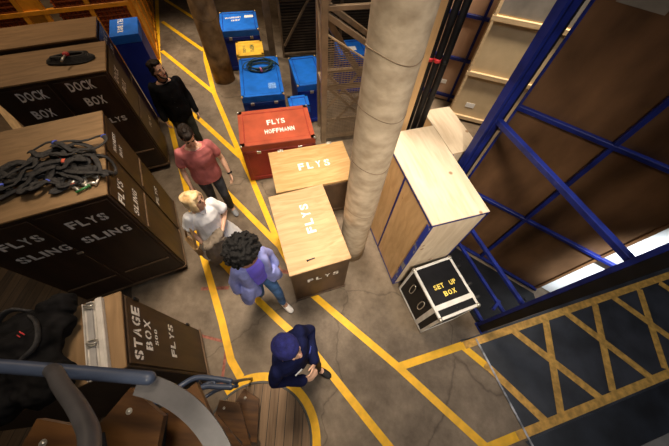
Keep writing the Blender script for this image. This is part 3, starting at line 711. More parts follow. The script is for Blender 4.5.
for z in (.08, 1.2, 2.3):
    bm = bm_new(); box(bm, (0, -.03, z-.035), (3.55, .03, z+.035), .004); obj('rail', bm, M['orange'], ap)

# black cloth sack behind the red crate
# ------------------------------------------------------------------ slings, shackles, coils
rnd = random.Random(11)
CX, CY = -2.19, 1.45
su = Vector((-.883, -.469, 0)); sv = Vector((-.469, .883, 0))
def on_sling(t, s, z): return Vector((CX, CY, 1.94+z))+su*t+sv*s
SPEC = [  # t, s, half length, half width, turn, layer, label
    (.30, .62, .20, .10, 20, 0, 'black sling loop at the back right of the heap'),
    (.62, .55, .30, .11, 8, 0, 'black sling loop across the middle back of the heap'),
    (.98, .62, .28, .10, -6, 0, 'black sling loop at the far left back of the heap'),
    (1.05, .40, .26, .09, 12, 0, 'black sling bundle at the left end of the heap'),
    (.70, .34, .30, .08, -10, 1, 'black sling loop along the left front of the heap'),
    (.42, .36, .26, .10, 28, 1, 'black sling loop in the front middle beside the shackles'),
    (.20, .58, .16, .07, 64, 1, 'black sling loop bunched toward the back corner'),
    (.46, .56, .20, .12, -24, 2, 'uppermost wide black sling loop of the heap'),
    (.16, .36, .17, .05, 36, 2, 'black sling doubled toward the right edge of the top'),
    (.84, .47, .24, .07, 22, 2, 'black sling loop crossing the left half of the heap'),
    (.66, .46, .22, .05, -34, 3, 'short black sling loop tossed over the others'),
    (.32, .45, .22, .05, 5, 3, 'black sling loop with a red tag near the top of the heap'),
    (1.10, .52, .20, .06, 30, 2, 'black sling loop lying half out at the left of the heap'),
]
for k in range(12):
    SPEC.append((rnd.uniform(.12, 1.1), rnd.uniform(.28, .66), rnd.uniform(.10, .24), rnd.uniform(.03, .11), rnd.uniform(-60, 60), k % 4, 'black sling loop buried in the middle of the tangled heap'))
for t0, s0, a, b, trn, lay, lab in SPEC:
    o0 = on_sling(t0, s0, 0)
    t = thing('lifting_sling', lab, 'sling', o0, 0, 'black slings on the cabinet')
    ph = rnd.uniform(0, 6); pts = []
    n = 11
    for i in range(n):
        A = 2*PI*i/n; ca, sa = math.cos(A)*a, math.sin(A)*b
        x = ca*math.cos(R(trn))-sa*math.sin(R(trn)); y = ca*math.sin(R(trn))+sa*math.cos(R(trn))
        pts.append(su*(x+rnd.uniform(-.06, .06))+sv*(y+rnd.uniform(-.05, .05))+Vector((0, 0, .012+.022*lay+.014*math.sin(2*A+ph)+rnd.uniform(0, .035))))
    bm = bm_new(); loft(bm, chaikin(pts, 1, True), (.008, .025), rnd.choice([(0, 0, 1), (.25, .1, 1), (-.2, .3, 1)]), 8, True); obj('webbing_loop', bm, M['webbing'], t)
    i = rnd.randrange(n); p = pts[i]; q = pts[(i+1) % n]
    bm = bm_new(); loft(bm, [p*.6+q*.4, p*.42+q*.58], (.012, .029), (0, 0, 1), 8); obj('tag_sleeve', bm, M['redtag' if lab.find('red') > 0 or lay == 1 else 'bluetag'] if lay in (1, 3) else M['webbing'], t)
t = thing('lifting_sling', 'black sling loop hanging over the right edge of the cabinet top', 'sling', on_sling(.02, .45, 0), 0, 'black slings on the cabinet')
pts = [su*.22+sv*.05+Vector((0, 0, .03)), su*.06+sv*.08+Vector((0, 0, .035)), su*-.045+sv*.06+Vector((0, 0, .0)), su*-.06+sv*.02+Vector((0, 0, -.12)), su*-.055+sv*-.10+Vector((0, 0, -.13)), su*-.045+sv*-.16+Vector((0, 0, .0)), su*.07+sv*-.15+Vector((0, 0, .035)), su*.22+sv*-.08+Vector((0, 0, .03))]
bm = bm_new(); loft(bm, chaikin(pts, 2, True), (.013, .024), su, 8, True); obj('webbing_loop', bm, M['webbing'], t)
for t0, s0, yaw, lab in ((.20, .17, 20, 'bow shackle with a green pin at the front of the sling heap'), (.11, .20, 70, 'plain zinc bow shackle nearest the right edge of the cabinet top')):
    t = thing('bow_shackle', lab, 'shackle', on_sling(t0, s0, .004), 28+yaw, 'shackles'); t.scale = (1.35, 1.35, 1.35)
    bm = bm_new(); loft(bm, [(-.028, -.045, .014)]+[(.042*math.sin(a), .02-.046*math.cos(a), .014) for a in [R(-38-x) if False else R(-40-(280/14)*x) for x in range(15)]]+[(.028, -.045, .014)], .0125, (0, 0, 1), 8); obj('bow', bm, M['zinc'], t)
    bm = bm_new(); cyl(bm, (-.046, -.045, .014), (.046, -.045, .014), .008, 10); box(bm, (.036, -.058, .004), (.048, -.032, .024), .004)
    obj('pin', bm, mat('green_pin', (.03, .16, .04), .5) if 'green' in lab else M['zinc'], t)
# strap coil with red handle on the DOCK BOX cabinet
x, y = local(-3.17, 3.40, 26, -.40, .34)
t = thing('ratchet_strap', 'coiled black strap with a red and silver handle on the DOCK BOX cabinet', 'strap', (x, y, 1.902), 22); t.scale = (1.12, 1.12, 1)
bm = bm_new()
for k in range(6):
    a, b = .24-.012*k, .075-.008*k
    loft(bm, [(a*math.cos(A)+.01*math.sin(3*A+k), b*math.sin(A)*(1.1+.3*math.cos(A)), .014+.012*k+.004*math.sin(2*A)) for A in [2*PI*i/26 for i in range(26)]], (.012, .016), (0, 0, 1), 8, True)
obj('webbing_coil', bm, M['webbing'], t)
bm = bm_new(); round_loft(bm, [(-.1, .09, .03), (.02, .085, .05), (.17, .075, .04)], (.026, .02), (0, 0, 1), 10); obj('strap_tail', bm, M['webbing'], t)
bm = bm_new(); cyl(bm, (-.04, -.14, .085), (.0, -.03, .10), .012, 10); obj('handle', bm, M['zinc'], t)
bm = bm_new(); ball(bm, (.0, -.02, .10), (.036, .03, .028), 12); obj('ratchet', bm, M['redpiece'], t)
# cable coil on the blue crate
x, y = local(-1.655, 5.1, 16, .02, .26)
t = thing('cable_coil', 'coil of dark green cable on the blue crate', 'cable', (x, y, .902), 16)
bm = bm_new(); rr = random.Random(4)
for k in range(9):
    a = .19+.09*rr.random(); b = .13+.07*rr.random(); ox, oy = rr.uniform(-.03, .03), rr.uniform(-.025, .025); z = .010+.008*k; p = rr.uniform(0, 6)
    loft(bm, [(ox+a*math.cos(A), oy+b*math.sin(A), z+.006*math.sin(2*A+p)) for A in [2*PI*i/30 for i in range(30)]], .0075, (0, 0, 1), 7, True)
obj('loops', bm, M['cable'], t)
bm = bm_new(); loft(bm, chaikin([(-.1, .14, .07), (-.28, .12, .05), (-.35, .0, .014), (-.27, -.06, .014), (-.2, .02, .1)], 3), .0075, (0, 0, 1), 7)
loft(bm, chaikin([(.1, .12, .07), (.05, .2, .06), (.22, .17, .05), (.33, .06, .014), (.36, -.02, .013)], 3), .010, (0, 0, 1), 7); obj('loose_end', bm, M['cable'], t)
bm = bm_new(); loft(bm, [(.0, -.13, .05), (.02, -.20, .05)], (.030, .022), (0, 0, 1), 8); obj('tie', bm, mat('pink_tie', (.5, .12, .16), .6), t)

# ------------------------------------------------------------------ remeshed organic pieces
def remeshed(name, bm, m, parent, vox=.009, sm=3, amp=0., freq=6., seed=0., loc=None, stretch=(1, 1, .6)):
    o = obj(name, bm, m, parent)
    md = o.modifiers.new('r', 'REMESH'); md.mode = 'VOXEL'; md.voxel_size = vox; md.use_smooth_shade = True
    if sm:
        s = o.modifiers.new('s', 'SMOOTH'); s.factor = .5; s.iterations = sm
    dg = bpy.context.evaluated_depsgraph_get()
    me = bpy.data.meshes.new_from_object(o.evaluated_get(dg)); o.modifiers.clear()
    old = o.data; o.data = me; me.name = name; bpy.data.meshes.remove(old)
    if not me.materials: me.materials.append(m)
    if amp:
        off = Vector((seed, seed*1.7, -seed))
        ns = [v.normal.copy() for v in me.vertices]
        for v, nn in zip(me.vertices, ns):
            q = Vector((v.co.x*stretch[0], v.co.y*stretch[1], v.co.z*stretch[2]))*freq+off
            v.co += nn*(amp*(noise.noise(q)+.5*noise.noise(q*2.3)))
    for p in me.polygons: p.use_smooth = True
    if loc: o.location = loc
    return o
# black duffel bag and straps on the stage box
x, y = local(-1.71, .565, 118, -.27, .47)
bg = thing('duffel_bag', 'slumped black duffel bag with red clips on the STAGE BOX cabinet', 'bag', (x, y, 1.875), 118)
bm = bm_new(); round_loft(bm, [(-.18, .04, .12), (.0, .05, .14), (.20, .10, .10)], [(.19, .12), (.24, .14), (.17, .10)], (0, 1, 0), 18)
ball(bm, (.12, -.08, .10), (.13, .13, .11)); ball(bm, (-.1, .22, .10), (.15, .16, .11)); ball(bm, (.25, -.13, .12), (.10, .12, .10)); ball(bm, (-.26, -.06, .10), (.15, .17, .12)); ball(bm, (-.26, .22, .11), (.15, .2, .13))
remeshed('bag_body', bm, mat('bag_nylon', (.0055, .005, .005), .9, spec=.12, var=.4, scale=12), bg, .012, 2, .034, 11, 3.)
bm = bm_new(); loft(bm, chaikin([(.20, -.02, .2), (.1, -.12, .27), (-.05, -.13, .26), (-.12, -.03, .26)], 2), (.022, .010), (0, 0, 1), 8); obj('strap', bm, M['webbing'], bg)
bm = bm_new(); loft(bm, chaikin([(.27, .02, .14), (.32, .12, .2), (.25, .22, .18), (.18, .25, .08)], 2), (.030, .012), (0, 0, 1), 8); obj('strap', bm, M['webbing'], bg)
for px_, py_ in ((.05, -.05), (.065, -.035), (.045, -.025)):
    bm = bm_new(); beam(bm, (px_-.012, py_-.006, .276), (px_+.008, py_+.008, .280), .006, .004); obj('clip', bm, M['redpiece'], bg)
# white batten lamp
bl = thing('batten_light', 'white batten light fitting with metal clips along the STAGE BOX edge', 'light fitting', (-1.715, .215, 1.852), -59)
bm = bm_new(); box(bm, (-.30, -.07, 0), (.30, .07, .012), .003); box(bm, (-.30, -.07, .0), (.30, -.064, .035), .002); box(bm, (-.30, .022, .0), (.30, .07, .045), .008); obj('channel', bm, mat('aged_white_enamel', (.46, .42, .37), .5, var=.1, scale=12), bl)
bm = bm_new(); box(bm, (-.3, -.045, .012), (.3, -.005, .03), .004); obj('reflector', bm, mat('batten_inner', (.30, .28, .26), .35, var=.1), bl)
for xx in (-.25, .05):
    bm = bm_new(); loft(bm, chaikin([(xx-.03, -.06, .03), (xx, -.03, .07), (xx+.02, .02, .07), (xx-.01, .03, .05), (xx-.03, -.02, .045)], 2, True), .006, None, 7, True); box(bm, (xx-.015, -.05, .012), (xx+.02, .0, .035), .004); obj('wire_clip', bm, M['zinc'], bl)
# loose timber left of the cabinets
bm = bm_new(); box(bm, (-1.0, -.07, 0), (1.0, .07, .09), .005); o = obj('timber_beam', bm, M['rail_wood']); o.location = (-6.72, 4.25, .006); o.rotation_euler = (0, 0, R(-38))
tag(o, 'pale timber beam on the floor at the left edge beyond the DOCK BOX cabinet', 'beam')
# ------------------------------------------------------------------ spiral stair
ss = thing('spiral_stair', 'spiral stair with pointed wooden treads and blue grey handrails in the lower left', 'stairs', (SX, SY, 0), 0)
def pol(r, a, z): return Vector((r*math.cos(R(a)), r*math.sin(R(a)), z))
bm = bm_new(); cyl(bm, (0, 0, .024), (0, 0, 3.9), .055, 20); obj('newel_post', bm, M['rail_grey'], ss)
def tread(a, z, r1=.61, m=None):
    bm = bm_new(); t = bmesh.new()
    pts = [pol(.05, a-70, 0), pol(.46, a-19, 0), pol(r1, a, 0), pol(.49, a+17, 0), pol(.05, a+70, 0)]
    poly(bm, [(p.x, p.y) for p in pts], z-.04, z)
    tr = obj('tread', bm, m or M['tread'], ss); t.free()
    bm = bm_new(); p = pol(r1-.1, a, z); ball(bm, p, (.011, .011, .010), 10); loft(bm, [p, p+Vector((0, 0, .003))], [.014, .014], seg=12); obj('bolt', bm, M['zinc'], tr)
    bm = bm_new(); beam(bm, pol(.10, a+14, z+.004), pol(.46, a+15.5, z+.004), .05, .008); obj('nosing', bm, M['rubber'], tr)
    return tr
for a, z in ((89, 2.38), (111, 2.59), (133, 2.80), (155, 3.01), (177, 3.22)): tread(a, z, .60)
for a, z in ((112, .22), (134, .44), (156, .66), (178, .88)): tread(a, z, .60, M['tread'])
def rail(pts, r, m, name='handrail', n=2, side=None):
    bm = bm_new(); round_loft(bm, chaikin([Vector(p)-Vector((SX, SY, 0)) for p in pts], n), r, side, 14); return obj(name, bm, m, ss)
rail([(-1.9, -.02, 2.93), (-1.3, -.012, 2.93), (-.95, -.012, 2.93), (-.665, -.012, 2.93)], .025, M['rail_blue'])
rail([(-1.03, -.012, 2.945), (-.965, -.02, 3.00), (-.877, -.051, 3.067), (-.710, -.105, 3.163), (-.579, -.171, 3.241), (-.50, -.30, 3.36), (-.46, -.45, 3.5)], .0255, M['rail_grey'], n=3)
bm = bm_new(); A = [48+50*i/20 for i in range(21)]
loft(bm, [pol(.585, a, 2.90+.13*(i/20)) for i, a in enumerate(A)], (.042, .008), None, 4, phase=PI/4) if False else None
L_, R_ = [], []
for i, a in enumerate([28+64*i/90 for i in range(91)]):
    z = 2.80+.10*(i/90); rr_ = .485+.102*(i/90)
    L_.append((bm.verts.new(pol(rr_-.04, a, z)), bm.verts.new(pol(rr_+.04, a, z)), bm.verts.new(pol(rr_+.04, a, z-.012)), bm.verts.new(pol(rr_-.04, a, z-.012))))
for p, q in zip(L_, L_[1:]):
    for k in range(4): bm.faces.new((p[k], p[(k+1) % 4], q[(k+1) % 4], q[k]))
bm.faces.new(L_[0]); bm.faces.new(L_[-1][::-1])
obj('ring_band', bm, M['rail_grey'], ss)
rail([(-1.62, -.34, 1.35), (-1.45, -.20, 1.12), (-1.34, -.07, 1.02), (-1.24, .012, 1.0), (-1.05, .012, 1.0), (-.89, .0, 1.0)], .026, M['rail_blue'])
rail([(-1.56, -.46, 1.35), (-1.40, -.31, 1.12), (-1.25, -.15, 1.02), (-1.13, -.055, 1.0), (-1.0, -.055, 1.0), (-.87, -.05, 1.0)], .026, M['rail_blue'])
rail([(-1.6, -.40, 1.05), (-1.42, -.24, .86), (-1.26, -.06, .72), (-1.1, .0, .70), (-.90, -.01, .70)], .018, M['rail_blue'])
rail([(-1.55, -.50, 1.05), (-1.36, -.34, .86), (-1.22, -.18, .72), (-1.06, -.07, .70), (-.89, -.04, .70)], .018, M['rail_blue'])
for a, b in (((-1.05, .012, 1.0), (-1.03, -.05, 1.0)), ((-.90, .0, 1.0), (-.88, -.03, 1.0)), ((-1.24, .01, 1.0), (-1.26, -.06, .72)), ((-.89, -.01, 1.0), (-.90, .05, .01))): rail([a, b], .015, M['rail_blue'], 'baluster', 0)

# ------------------------------------------------------------------ people
PROF = [(.86, .150, .105, 0), (.94, .166, .116, -.005), (1.02, .156, .108, 0), (1.10, .150, .104, .004), (1.22, .166, .116, .004), (1.32, .178, .116, 0), (1.40, .160, .096, -.006), (1.445, .10, .075, -.010)]
def prof(z, k=1.):
    for a, b in zip(PROF, PROF[1:]):
        if z <= b[0]:
            t = max(0, (z-a[0])/(b[0]-a[0])); return tuple(a[i]*(1-t)+b[i]*t for i in (1, 2, 3))
    return PROF[-1][1:]
def torso(bm, z0, z1, ex, wk=1., flare=0., n=9, hem=0.):
    pts, rad = [], []
    for i in range(n):
        z = z0+(z1-z0)*i/(n-1); rx, ry, y = prof(max(z, .86)); f = flare*max(0, 1-i/(n*.55))
        pts.append((0, y, z)); rad.append((rx*wk+ex+f, ry*(.5+.5*wk)+ex+f*.8))
    loft(bm, pts, rad, (1, 0, 0), 24)
def person(name, label, loc, heading, arms, legs, head, skin, wk=1., s=1., group=None):
    """arms: {'l': (elbow, wrist, hand_dir, palm_normal), 'r': ...}; legs: {'l': (knee, ankle, toe_deg), 'r': ...}; head: (yaw, pitch)"""
    t = thing(name, label, 'person', loc, heading-90, group); t.scale = (s, s, s)
    P = dict(t=t, wk=wk, arms={}, legs={}, skin=skin)
    bm = bm_new(); V = Vector
    torso(bm, .86, 1.445, -.012, wk)
    round_loft(bm, [(0, -.015, 1.40), (0, .0, 1.50), (0, .014, 1.575)], [(.064, .060), (.054, .056), (.054, .06)], (1, 0, 0), 16)
    Hm = Matrix.Translation((0, .022, 1.625)) @ Matrix.Rotation(R(head[0]), 4, 'Z') @ Matrix.Rotation(R(-head[1]), 4, 'X')
    P['H'] = Hm
    h = bmesh.new()
    loft(h, [(0, y, z) for z, rx, ry, y in HEAD], [(rx, ry) for z, rx, ry, y in HEAD], (1, 0, 0), 22)
    loft(h, [(0, .088, .018), (0, .103, -.012), (0, .109, -.030), (0, .092, -.040)], [(.008, .008), (.011, .012), (.017, .012), (.012, .006)], (1, 0, 0), 10)
    for sx in (-1, 1):
        ball(h, (sx*.076, -.006, -.008), (.010, .019, .031), 10)
        ball(h, (sx*.030, .078, .024), (.024, .016, .009), 8); ball(h, (sx*.040, .062, -.03), (.022, .022, .02), 8)
    ball(h, (0, .078, -.100), (.022, .018, .014), 8); ball(h, (0, .086, -.064), (.022, .010, .010), 8)
    merge(bm, h, Hm)
    for k, sx in (('l', -1), ('r', 1)):
        el, wr, hd, pn = arms[k]; sh = V((sx*.172*wk-sx*.002, -.012, 1.392)); el, wr, hd, pn = V(el), V(wr), V(hd).normalized(), V(pn)
        round_loft(bm, [sh, sh.lerp(el, .5), el, el.lerp(wr, .4), wr], [.048*wk, .042*wk, .036*wk, .036*wk, (.026, .021)], None, 12)
        P['arms'][k] = (sh, el, wr)
        pn = (pn-hd*pn.dot(hd)).normalized(); sd = hd.cross(pn).normalized()
        c0 = wr; k0 = wr+hd*.085
        round_loft(bm, [c0, c0+hd*.03, c0+hd*.06, k0], [(.025, .017), (.035, .015), (.041, .014), (.040, .012)], sd, 14)
        for j, (o, ln) in enumerate(((-.031, .070), (-.0105, .078), (.0105, .073), (.031, .058))):
            b = k0+sd*o-hd*.012; c1 = b+hd*ln*.5+pn*.006; c2 = c1+(hd*.75+pn*.65).normalized()*ln*.36; c3 = c2+(hd*.35+pn*.93).normalized()*ln*.28
            round_loft(bm, [b, c1, c2, c3], [.0095, .009, .0082, .007], sd, 8)
        th = -1 if True else 1
        tb = c0+hd*.028+sd*(-.030)*P.get('thumb', 1); t1 = tb+(hd*.6-sd*.75+pn*.25).normalized()*.038; t2 = t1+(hd*.9-sd*.2+pn*.35).normalized()*.034
        round_loft(bm, [tb, t1, t2], [.013, .011, .008], pn, 8)
        kn, an, toe = legs[k]; hp = V((sx*.088*wk, 0, .90)); kn, an = V(kn), V(an)
        round_loft(bm, [hp, hp.lerp(kn, .5), kn, kn.lerp(an, .35), an], [.082, .070, .050, .050, .036], None, 14)
        f = V((math.sin(R(toe)), math.cos(R(toe)), 0)); P['legs'][k] = (hp, kn, an, f)
        round_loft(bm, [an+f*-.03+V((0, 0, -.035)), an+f*.06+V((0, 0, -.04)), an+f*.15+V((0, 0, -.052))], [(.034, .035), (.04, .03), (.036, .02)], None, 12)
    remeshed('body', bm, skin, t, .0072, 2)
    # face details
    def piece(nm, fn, m):
        q = bmesh.new(); fn(q); b2 = bm_new(); merge(b2, q, Hm); return obj(nm, b2, m, t)
    for sx in (-1, 1):
        piece('eye', lambda q: ball(q, (sx*.030, .0885, .006), (.0135, .006, .0065), 10), M['eye'])
        piece('eyebrow', lambda q: round_loft(q, [(sx*.014, .096, .026), (sx*.032, .094, .031), (sx*.047, .084, .025)], .0042, None, 6), P.get('brow') or M['hair_dark'])
    piece('mouth', lambda q: ball(q, (0, .0935, -.066), (.024, .006, .0065), 10), M['lip'])
    P['piece'] = piece
    return P
HEAD = [(-.126, .018, .020, .058), (-.115, .036, .038, .050), (-.09, .052, .062, .032), (-.055, .063, .080, .014), (-.015, .071, .092, .004), (.03, .075, .099, -.004), (.065, .073, .096, -.008), (.095, .060, .078, -.012), (.115, .038, .050, -.014), (.124, .014, .02, -.014)]
def shirt(P, name, m, z0=.84, sleeve=.45, ex=.018, flare=.0, amp=.008, seed=1., z1=1.425, sw=.0, vox=.010, part=None):
    bm = bm_new(); torso(bm, z0, z1, ex, P['wk'], flare)
    for k, (sh, el, wr) in P['arms'].items():
        r = .060*P['wk']
        if sleeve <= 1: e = sh.lerp(el, sleeve); round_loft(bm, [sh, sh.lerp(e, .6), e], [r+.004, r+sw, r-.004+sw], None, 14)
        else:
            w = el.lerp(wr, sleeve-1); round_loft(bm, [sh, sh.lerp(el, .5), el, el.lerp(w, .5), w], [r+.004, r, r-.006, r-.012, r-.018+sw], None, 14)
    return remeshed(name, bm, m, P['t'], vox, 2, amp, 9, seed)
def trousers(P, m, top=.97, hem=.06, ex=.016, seed=2., amp=.006):
    bm = bm_new(); torso(bm, .85, top, .008, P['wk'], n=5)
    for k, (hp, kn, an, f) in P['legs'].items():
        a2 = an+Vector((0, 0, hem-.05)); round_loft(bm, [hp+Vector((0, 0, -.02)), hp.lerp(kn, .5), kn, kn.lerp(a2, .5), a2], [.094, .080+ex*.3, .058+ex*.5, .054+ex*.5, .046+ex*.5], None, 14)
    return remeshed('trousers', bm, m, P['t'], .010, 2, amp, 10, seed)
def shoes(P, m):
    for k, (hp, kn, an, f) in P['legs'].items():
        bm = bm_new(); z = Vector((0, 0, 1)); a = Vector((an.x, an.y, an.z-.085))
        side = f.cross(z)
        loft(bm, [a-f*.078+z*.03, a-f*.06+z*.034, a+f*.01+z*.038, a+f*.09+z*.034, a+f*.155+z*.027, a+f*.192+z*.022, a+f*.204+z*.02], [(.018, .022), (.036, .034), (.040, .038), (.047, .034), (.046, .027), (.032, .019), (.012, .010)], side, 16)
        round_loft(bm, [a+z*.05, a+z*.09], [(.042, .048), (.038, .044)], side, 12)
        o = remeshed('shoe', bm, m, P['t'], .007, 2)
def hair_mesh(P, name, fn, m, vox=.008, amp=.006, freq=30, seed=5., st=(1, 1, .35), sm=1):
    q = bmesh.new(); fn(q); bm = bm_new(); merge(bm, q, P['H']); return remeshed(name, bm, m, P['t'], vox, sm, amp, freq, seed, None, st)
def scalp(q, grow=.010, low=.0, back=-.07):
    """hair cap: crown down to the hairline, back and sides, clear of the face"""
    R0 = [r for r in HEAD if r[0] >= .03]
    loft(q, [(0, y+(-.030 if z < .05 else (-.012 if z < .08 else -.002)), z) for z, rx, ry, y in R0]+[(0, -.014, .124+grow)], [(rx+grow, ry+grow+(.002 if z < .08 else 0)) for z, rx, ry, y in R0]+[(.02, .03)], (1, 0, 0), 22)
    loft(q, [(0, -.045, back), (0, -.040, -.02), (0, -.034, .05)], [(.060, .055), (.072+grow*.8, .064), (.075+grow, .072)], (1, 0, 0), 18)

A_DOWN = lambda sx, fwd=.0, out=.0: ((sx*(.235+out), -.02+fwd*.3, 1.12), (sx*(.25+out), .06+fwd, .87), (sx*.02, .12, -1), (-sx, .1, .1))
# man in black
p = person('person', 'person with tied back dark hair in an all black shirt, standing before the blue cabinet', (-2.78, 3.86, 0), -52,
    dict(l=A_DOWN(-1, .02), r=A_DOWN(1, .0)), dict(l=((-.09, .10, .49), (-.09, .10, .085), -4), r=((.095, .05, .49), (.10, -.16, .085), 6)), (34, -6), M['skin'], 1.04, 1.03)
shirt(p, 'black_shirt', M['blackshirt'], .80, 1.93, .024, .012, .010, 1.3)
bm = bm_new(); loft(bm, [(.066*math.cos(A), -.008+.064*math.sin(A), 1.452-.018*math.sin(A)) for A in [2*PI*i/20 for i in range(20)]], (.020, .007), (0, 0, 1), 8, True); obj('collar', bm, M['blackshirt'], p['t'])
for i in range(5):
    bm = bm_new(); ball(bm, (0, .137-.004*abs(2-i), 1.34-.09*i), .007, 8); obj('button', bm, M['charcoal'], p['t'])
trousers(p, M['darkgreen']); shoes(p, M['rubber'])
def hb(q):
    scalp(q, .012)
    ball(q, (0, .030, .098), (.068, .062, .034), 14); round_loft(q, [(0, -.095, .0), (0, -.11, -.07), (0, -.10, -.14)], [.045, .042, .028], (1, 0, 0), 12); ball(q, (0, -.115, -.03), .045)
    for sx in (-1, 1): round_loft(q, [(sx*.072, .03, .05), (sx*.080, -.02, .0), (sx*.070, -.06, -.05)], [.014, .022, .022], None, 10)
hair_mesh(p, 'hair', hb, M['hair_dark'])
def beard(q):
    for sx in (-1, 1):
        round_loft(q, [(sx*.066, .03, -.035), (sx*.058, .055, -.075), (sx*.03, .083, -.105), (0, .088, -.115)], [.008, .013, .015, .015], None, 8)
        round_loft(q, [(0, .101, -.050), (sx*.02, .096, -.053), (sx*.032, .086, -.068)], .0055, None, 8)
hair_mesh(p, 'beard', beard, M['hair_dark'], .006, .002)
# man in rose tee
p = person('person', 'person in a dusty rose tee and charcoal jeans, looking down with a wristwatch', (-1.93, 2.60, 0), -55,
    dict(l=((-.275, .015, 1.11), (-.285, .15, .89), (.05, .45, -.9), (1, .2, .1)), r=((.265, -.01, 1.11), (.275, .12, .88), (-.05, .35, -.9), (-1, .2, .1))),
    dict(l=((-.095, .12, .49), (-.10, .08, .085), -8), r=((.095, .02, .48), (.10, -.20, .085), 8)), (4, 24), M['skin'], 1.05, 1.01)
shirt(p, 'rose_tee', M['rosetee'], .83, .60, .026, .016, .010, 2.2, sw=.010)
bm = bm_new(); loft(bm, [(.080*math.cos(A), -.005+.078*math.sin(A), 1.438-.020*math.sin(A)) for A in [2*PI*i/24 for i in range(24)]], (.013, .009), (0, 0, 1), 8, True); obj('collar_rib', bm, mat('pale_collar', (.62, .45, .40), .8), p['t'])
trousers(p, M['charcoal'], seed=4.); shoes(p, M['greyshoe'])
def hp_(q):
    scalp(q, .014, back=-.05); ball(q, (0, .052, .098), (.062, .045, .028)); ball(q, (.02, .075, .085), (.045, .026, .02))
hair_mesh(p, 'hair', hp_, M['hair_dark'])
sh, el, wr = p['arms']['l']; d = (wr-el).normalized(); c0 = wr-d*.02
bm = bm_new(); loft(bm, [c0-d*.011, c0+d*.011], .031, None, 16); obj('watch_strap', bm, M['black'], p['t'])
bm = bm_new(); ball(bm, c0+Vector((-.03, .012, .012)), (.012, .018, .018), 10); obj('watch_face', bm, M['black'], p['t'])
# woman in white dress
p = person('person', 'person with blonde bob in a white shirt dress, a coat over one arm', (-1.60, 1.72, 0), -40,
    dict(l=((-.255, .03, 1.13), (-.03, .235, 1.045), (.9, .3, -.15), (.1, -.5, -1)), r=((.245, -.03, 1.12), (.225, .12, .90), (-.1, .45, -.9), (-1, .1, .1))),
    dict(l=((-.08, .10, .48), (-.085, .06, .085), -6), r=((.08, .02, .48), (.09, -.14, .085), 6)), (42, -8), M['skin'], .90, .95)
bm = bm_new()
loft(bm, [(0, 0, .47), (0, 0, .58), (0, 0, .75), (0, 0, .92), (0, .002, 1.04), (0, .002, 1.15), (0, .002, 1.28), (0, -.004, 1.37), (0, -.01, 1.43)], [(.34, .28), (.315, .26), (.265, .22), (.215, .178), (.185, .150), (.180, .148), (.188, .150), (.172, .122), (.10, .08)], (1, 0, 0), 28)
for k, (sh, el, wr) in p['arms'].items():
    e = sh.lerp(el, .62); round_loft(bm, [sh, sh.lerp(e, .6), e], [.070, .078, .086], None, 14)
remeshed('shirt_dress', bm, M['whitecotton'], p['t'], .010, 3, .011, 7, 3.3, None, (1.8, 1.8, .25))
bm = bm_new()
for sx in (-1, 1): round_loft(bm, [(sx*.012, .092, 1.40), (sx*.055, .050, 1.455), (sx*.062, -.02, 1.475)], [(.026, .007), (.028, .008), (.024, .008)], (0, 0, 1), 10)
obj('collar', bm, M['whitecotton'], p['t'])
shoes(p, M['leather'])
def hbl(q):
    scalp(q, .020)
    for sx in (-1, 1): round_loft(q, [(sx*.066, .035, .075), (sx*.090, .022, .02), (sx*.094, .008, -.05), (sx*.084, .0, -.105)], [(.026, .030), (.022, .045), (.024, .05), (.018, .040)], (1, 0, 0), 12)
    round_loft(q, [(0, -.075, .04), (0, -.088, -.04), (0, -.082, -.11)], [(.085, .05), (.088, .05), (.078, .04)], (1, 0, 0), 14); ball(q, (0, .035, .095), (.075, .062, .035), 16)
hair_mesh(p, 'hair', hbl, M['hair_blonde'], .008, .003, 24, sm=3)
# her coat and bag: held things
def along(p, pts): return [p['t'].matrix_basis @ Vector(q) for q in pts]
bpy.context.view_layer.update()
MW = Matrix.Translation((-1.60, 1.72, 0)) @ Matrix.Rotation(R(-130), 4, 'Z') @ Matrix.Scale(.95, 4)
ct = thing('coat', 'taupe coat draped over the forearm of the person in white', 'coat', (-1.655, 1.63, -.02), -130)
bm = bm_new(); S = .95
round_loft(bm, [(S*-.16, S*.17, S*1.075), (S*.0, S*.23, S*1.07), (S*.13, S*.225, S*1.04)], [(.030, .066), (.034, .075), (.030, .06)], (0, 0, 1), 12)
for yy, zz in ((.285, .62), (.19, .68)):
    loft(bm, [(S*-.02, S*yy*.92, S*1.06), (S*.0, S*yy, S*.95), (S*.02, S*yy*1.05, S*.8), (S*.03, S*yy*1.05, S*zz)], [(.145, .028), (.15, .024), (.165, .026), (.16, .02)], (1, 0, 0), 20)
remeshed('drape', bm, M['coat'], ct, .010, 2, .022, 8, 1.1, None, (1.8, 1.8, .4))
hb_ = thing('shoulder_bag', 'tan leather bag hanging at the side of the person in white', 'bag', (-1.60, 1.72, 0), -130)
bm = bm_new(); box(bm, (.275, -.15, .66), (.345, .12, .90), .03); obj('pouch', bm, M['leather'], hb_)
bm = bm_new(); loft(bm, chaikin([(.31, -.12, .88), (.24, -.08, 1.15), (.165, -.02, 1.385), (.22, .06, 1.18), (.31, .10, .88)], 2), (.014, .004), (1, 0, 0), 8); obj('strap', bm, M['leather'], hb_)
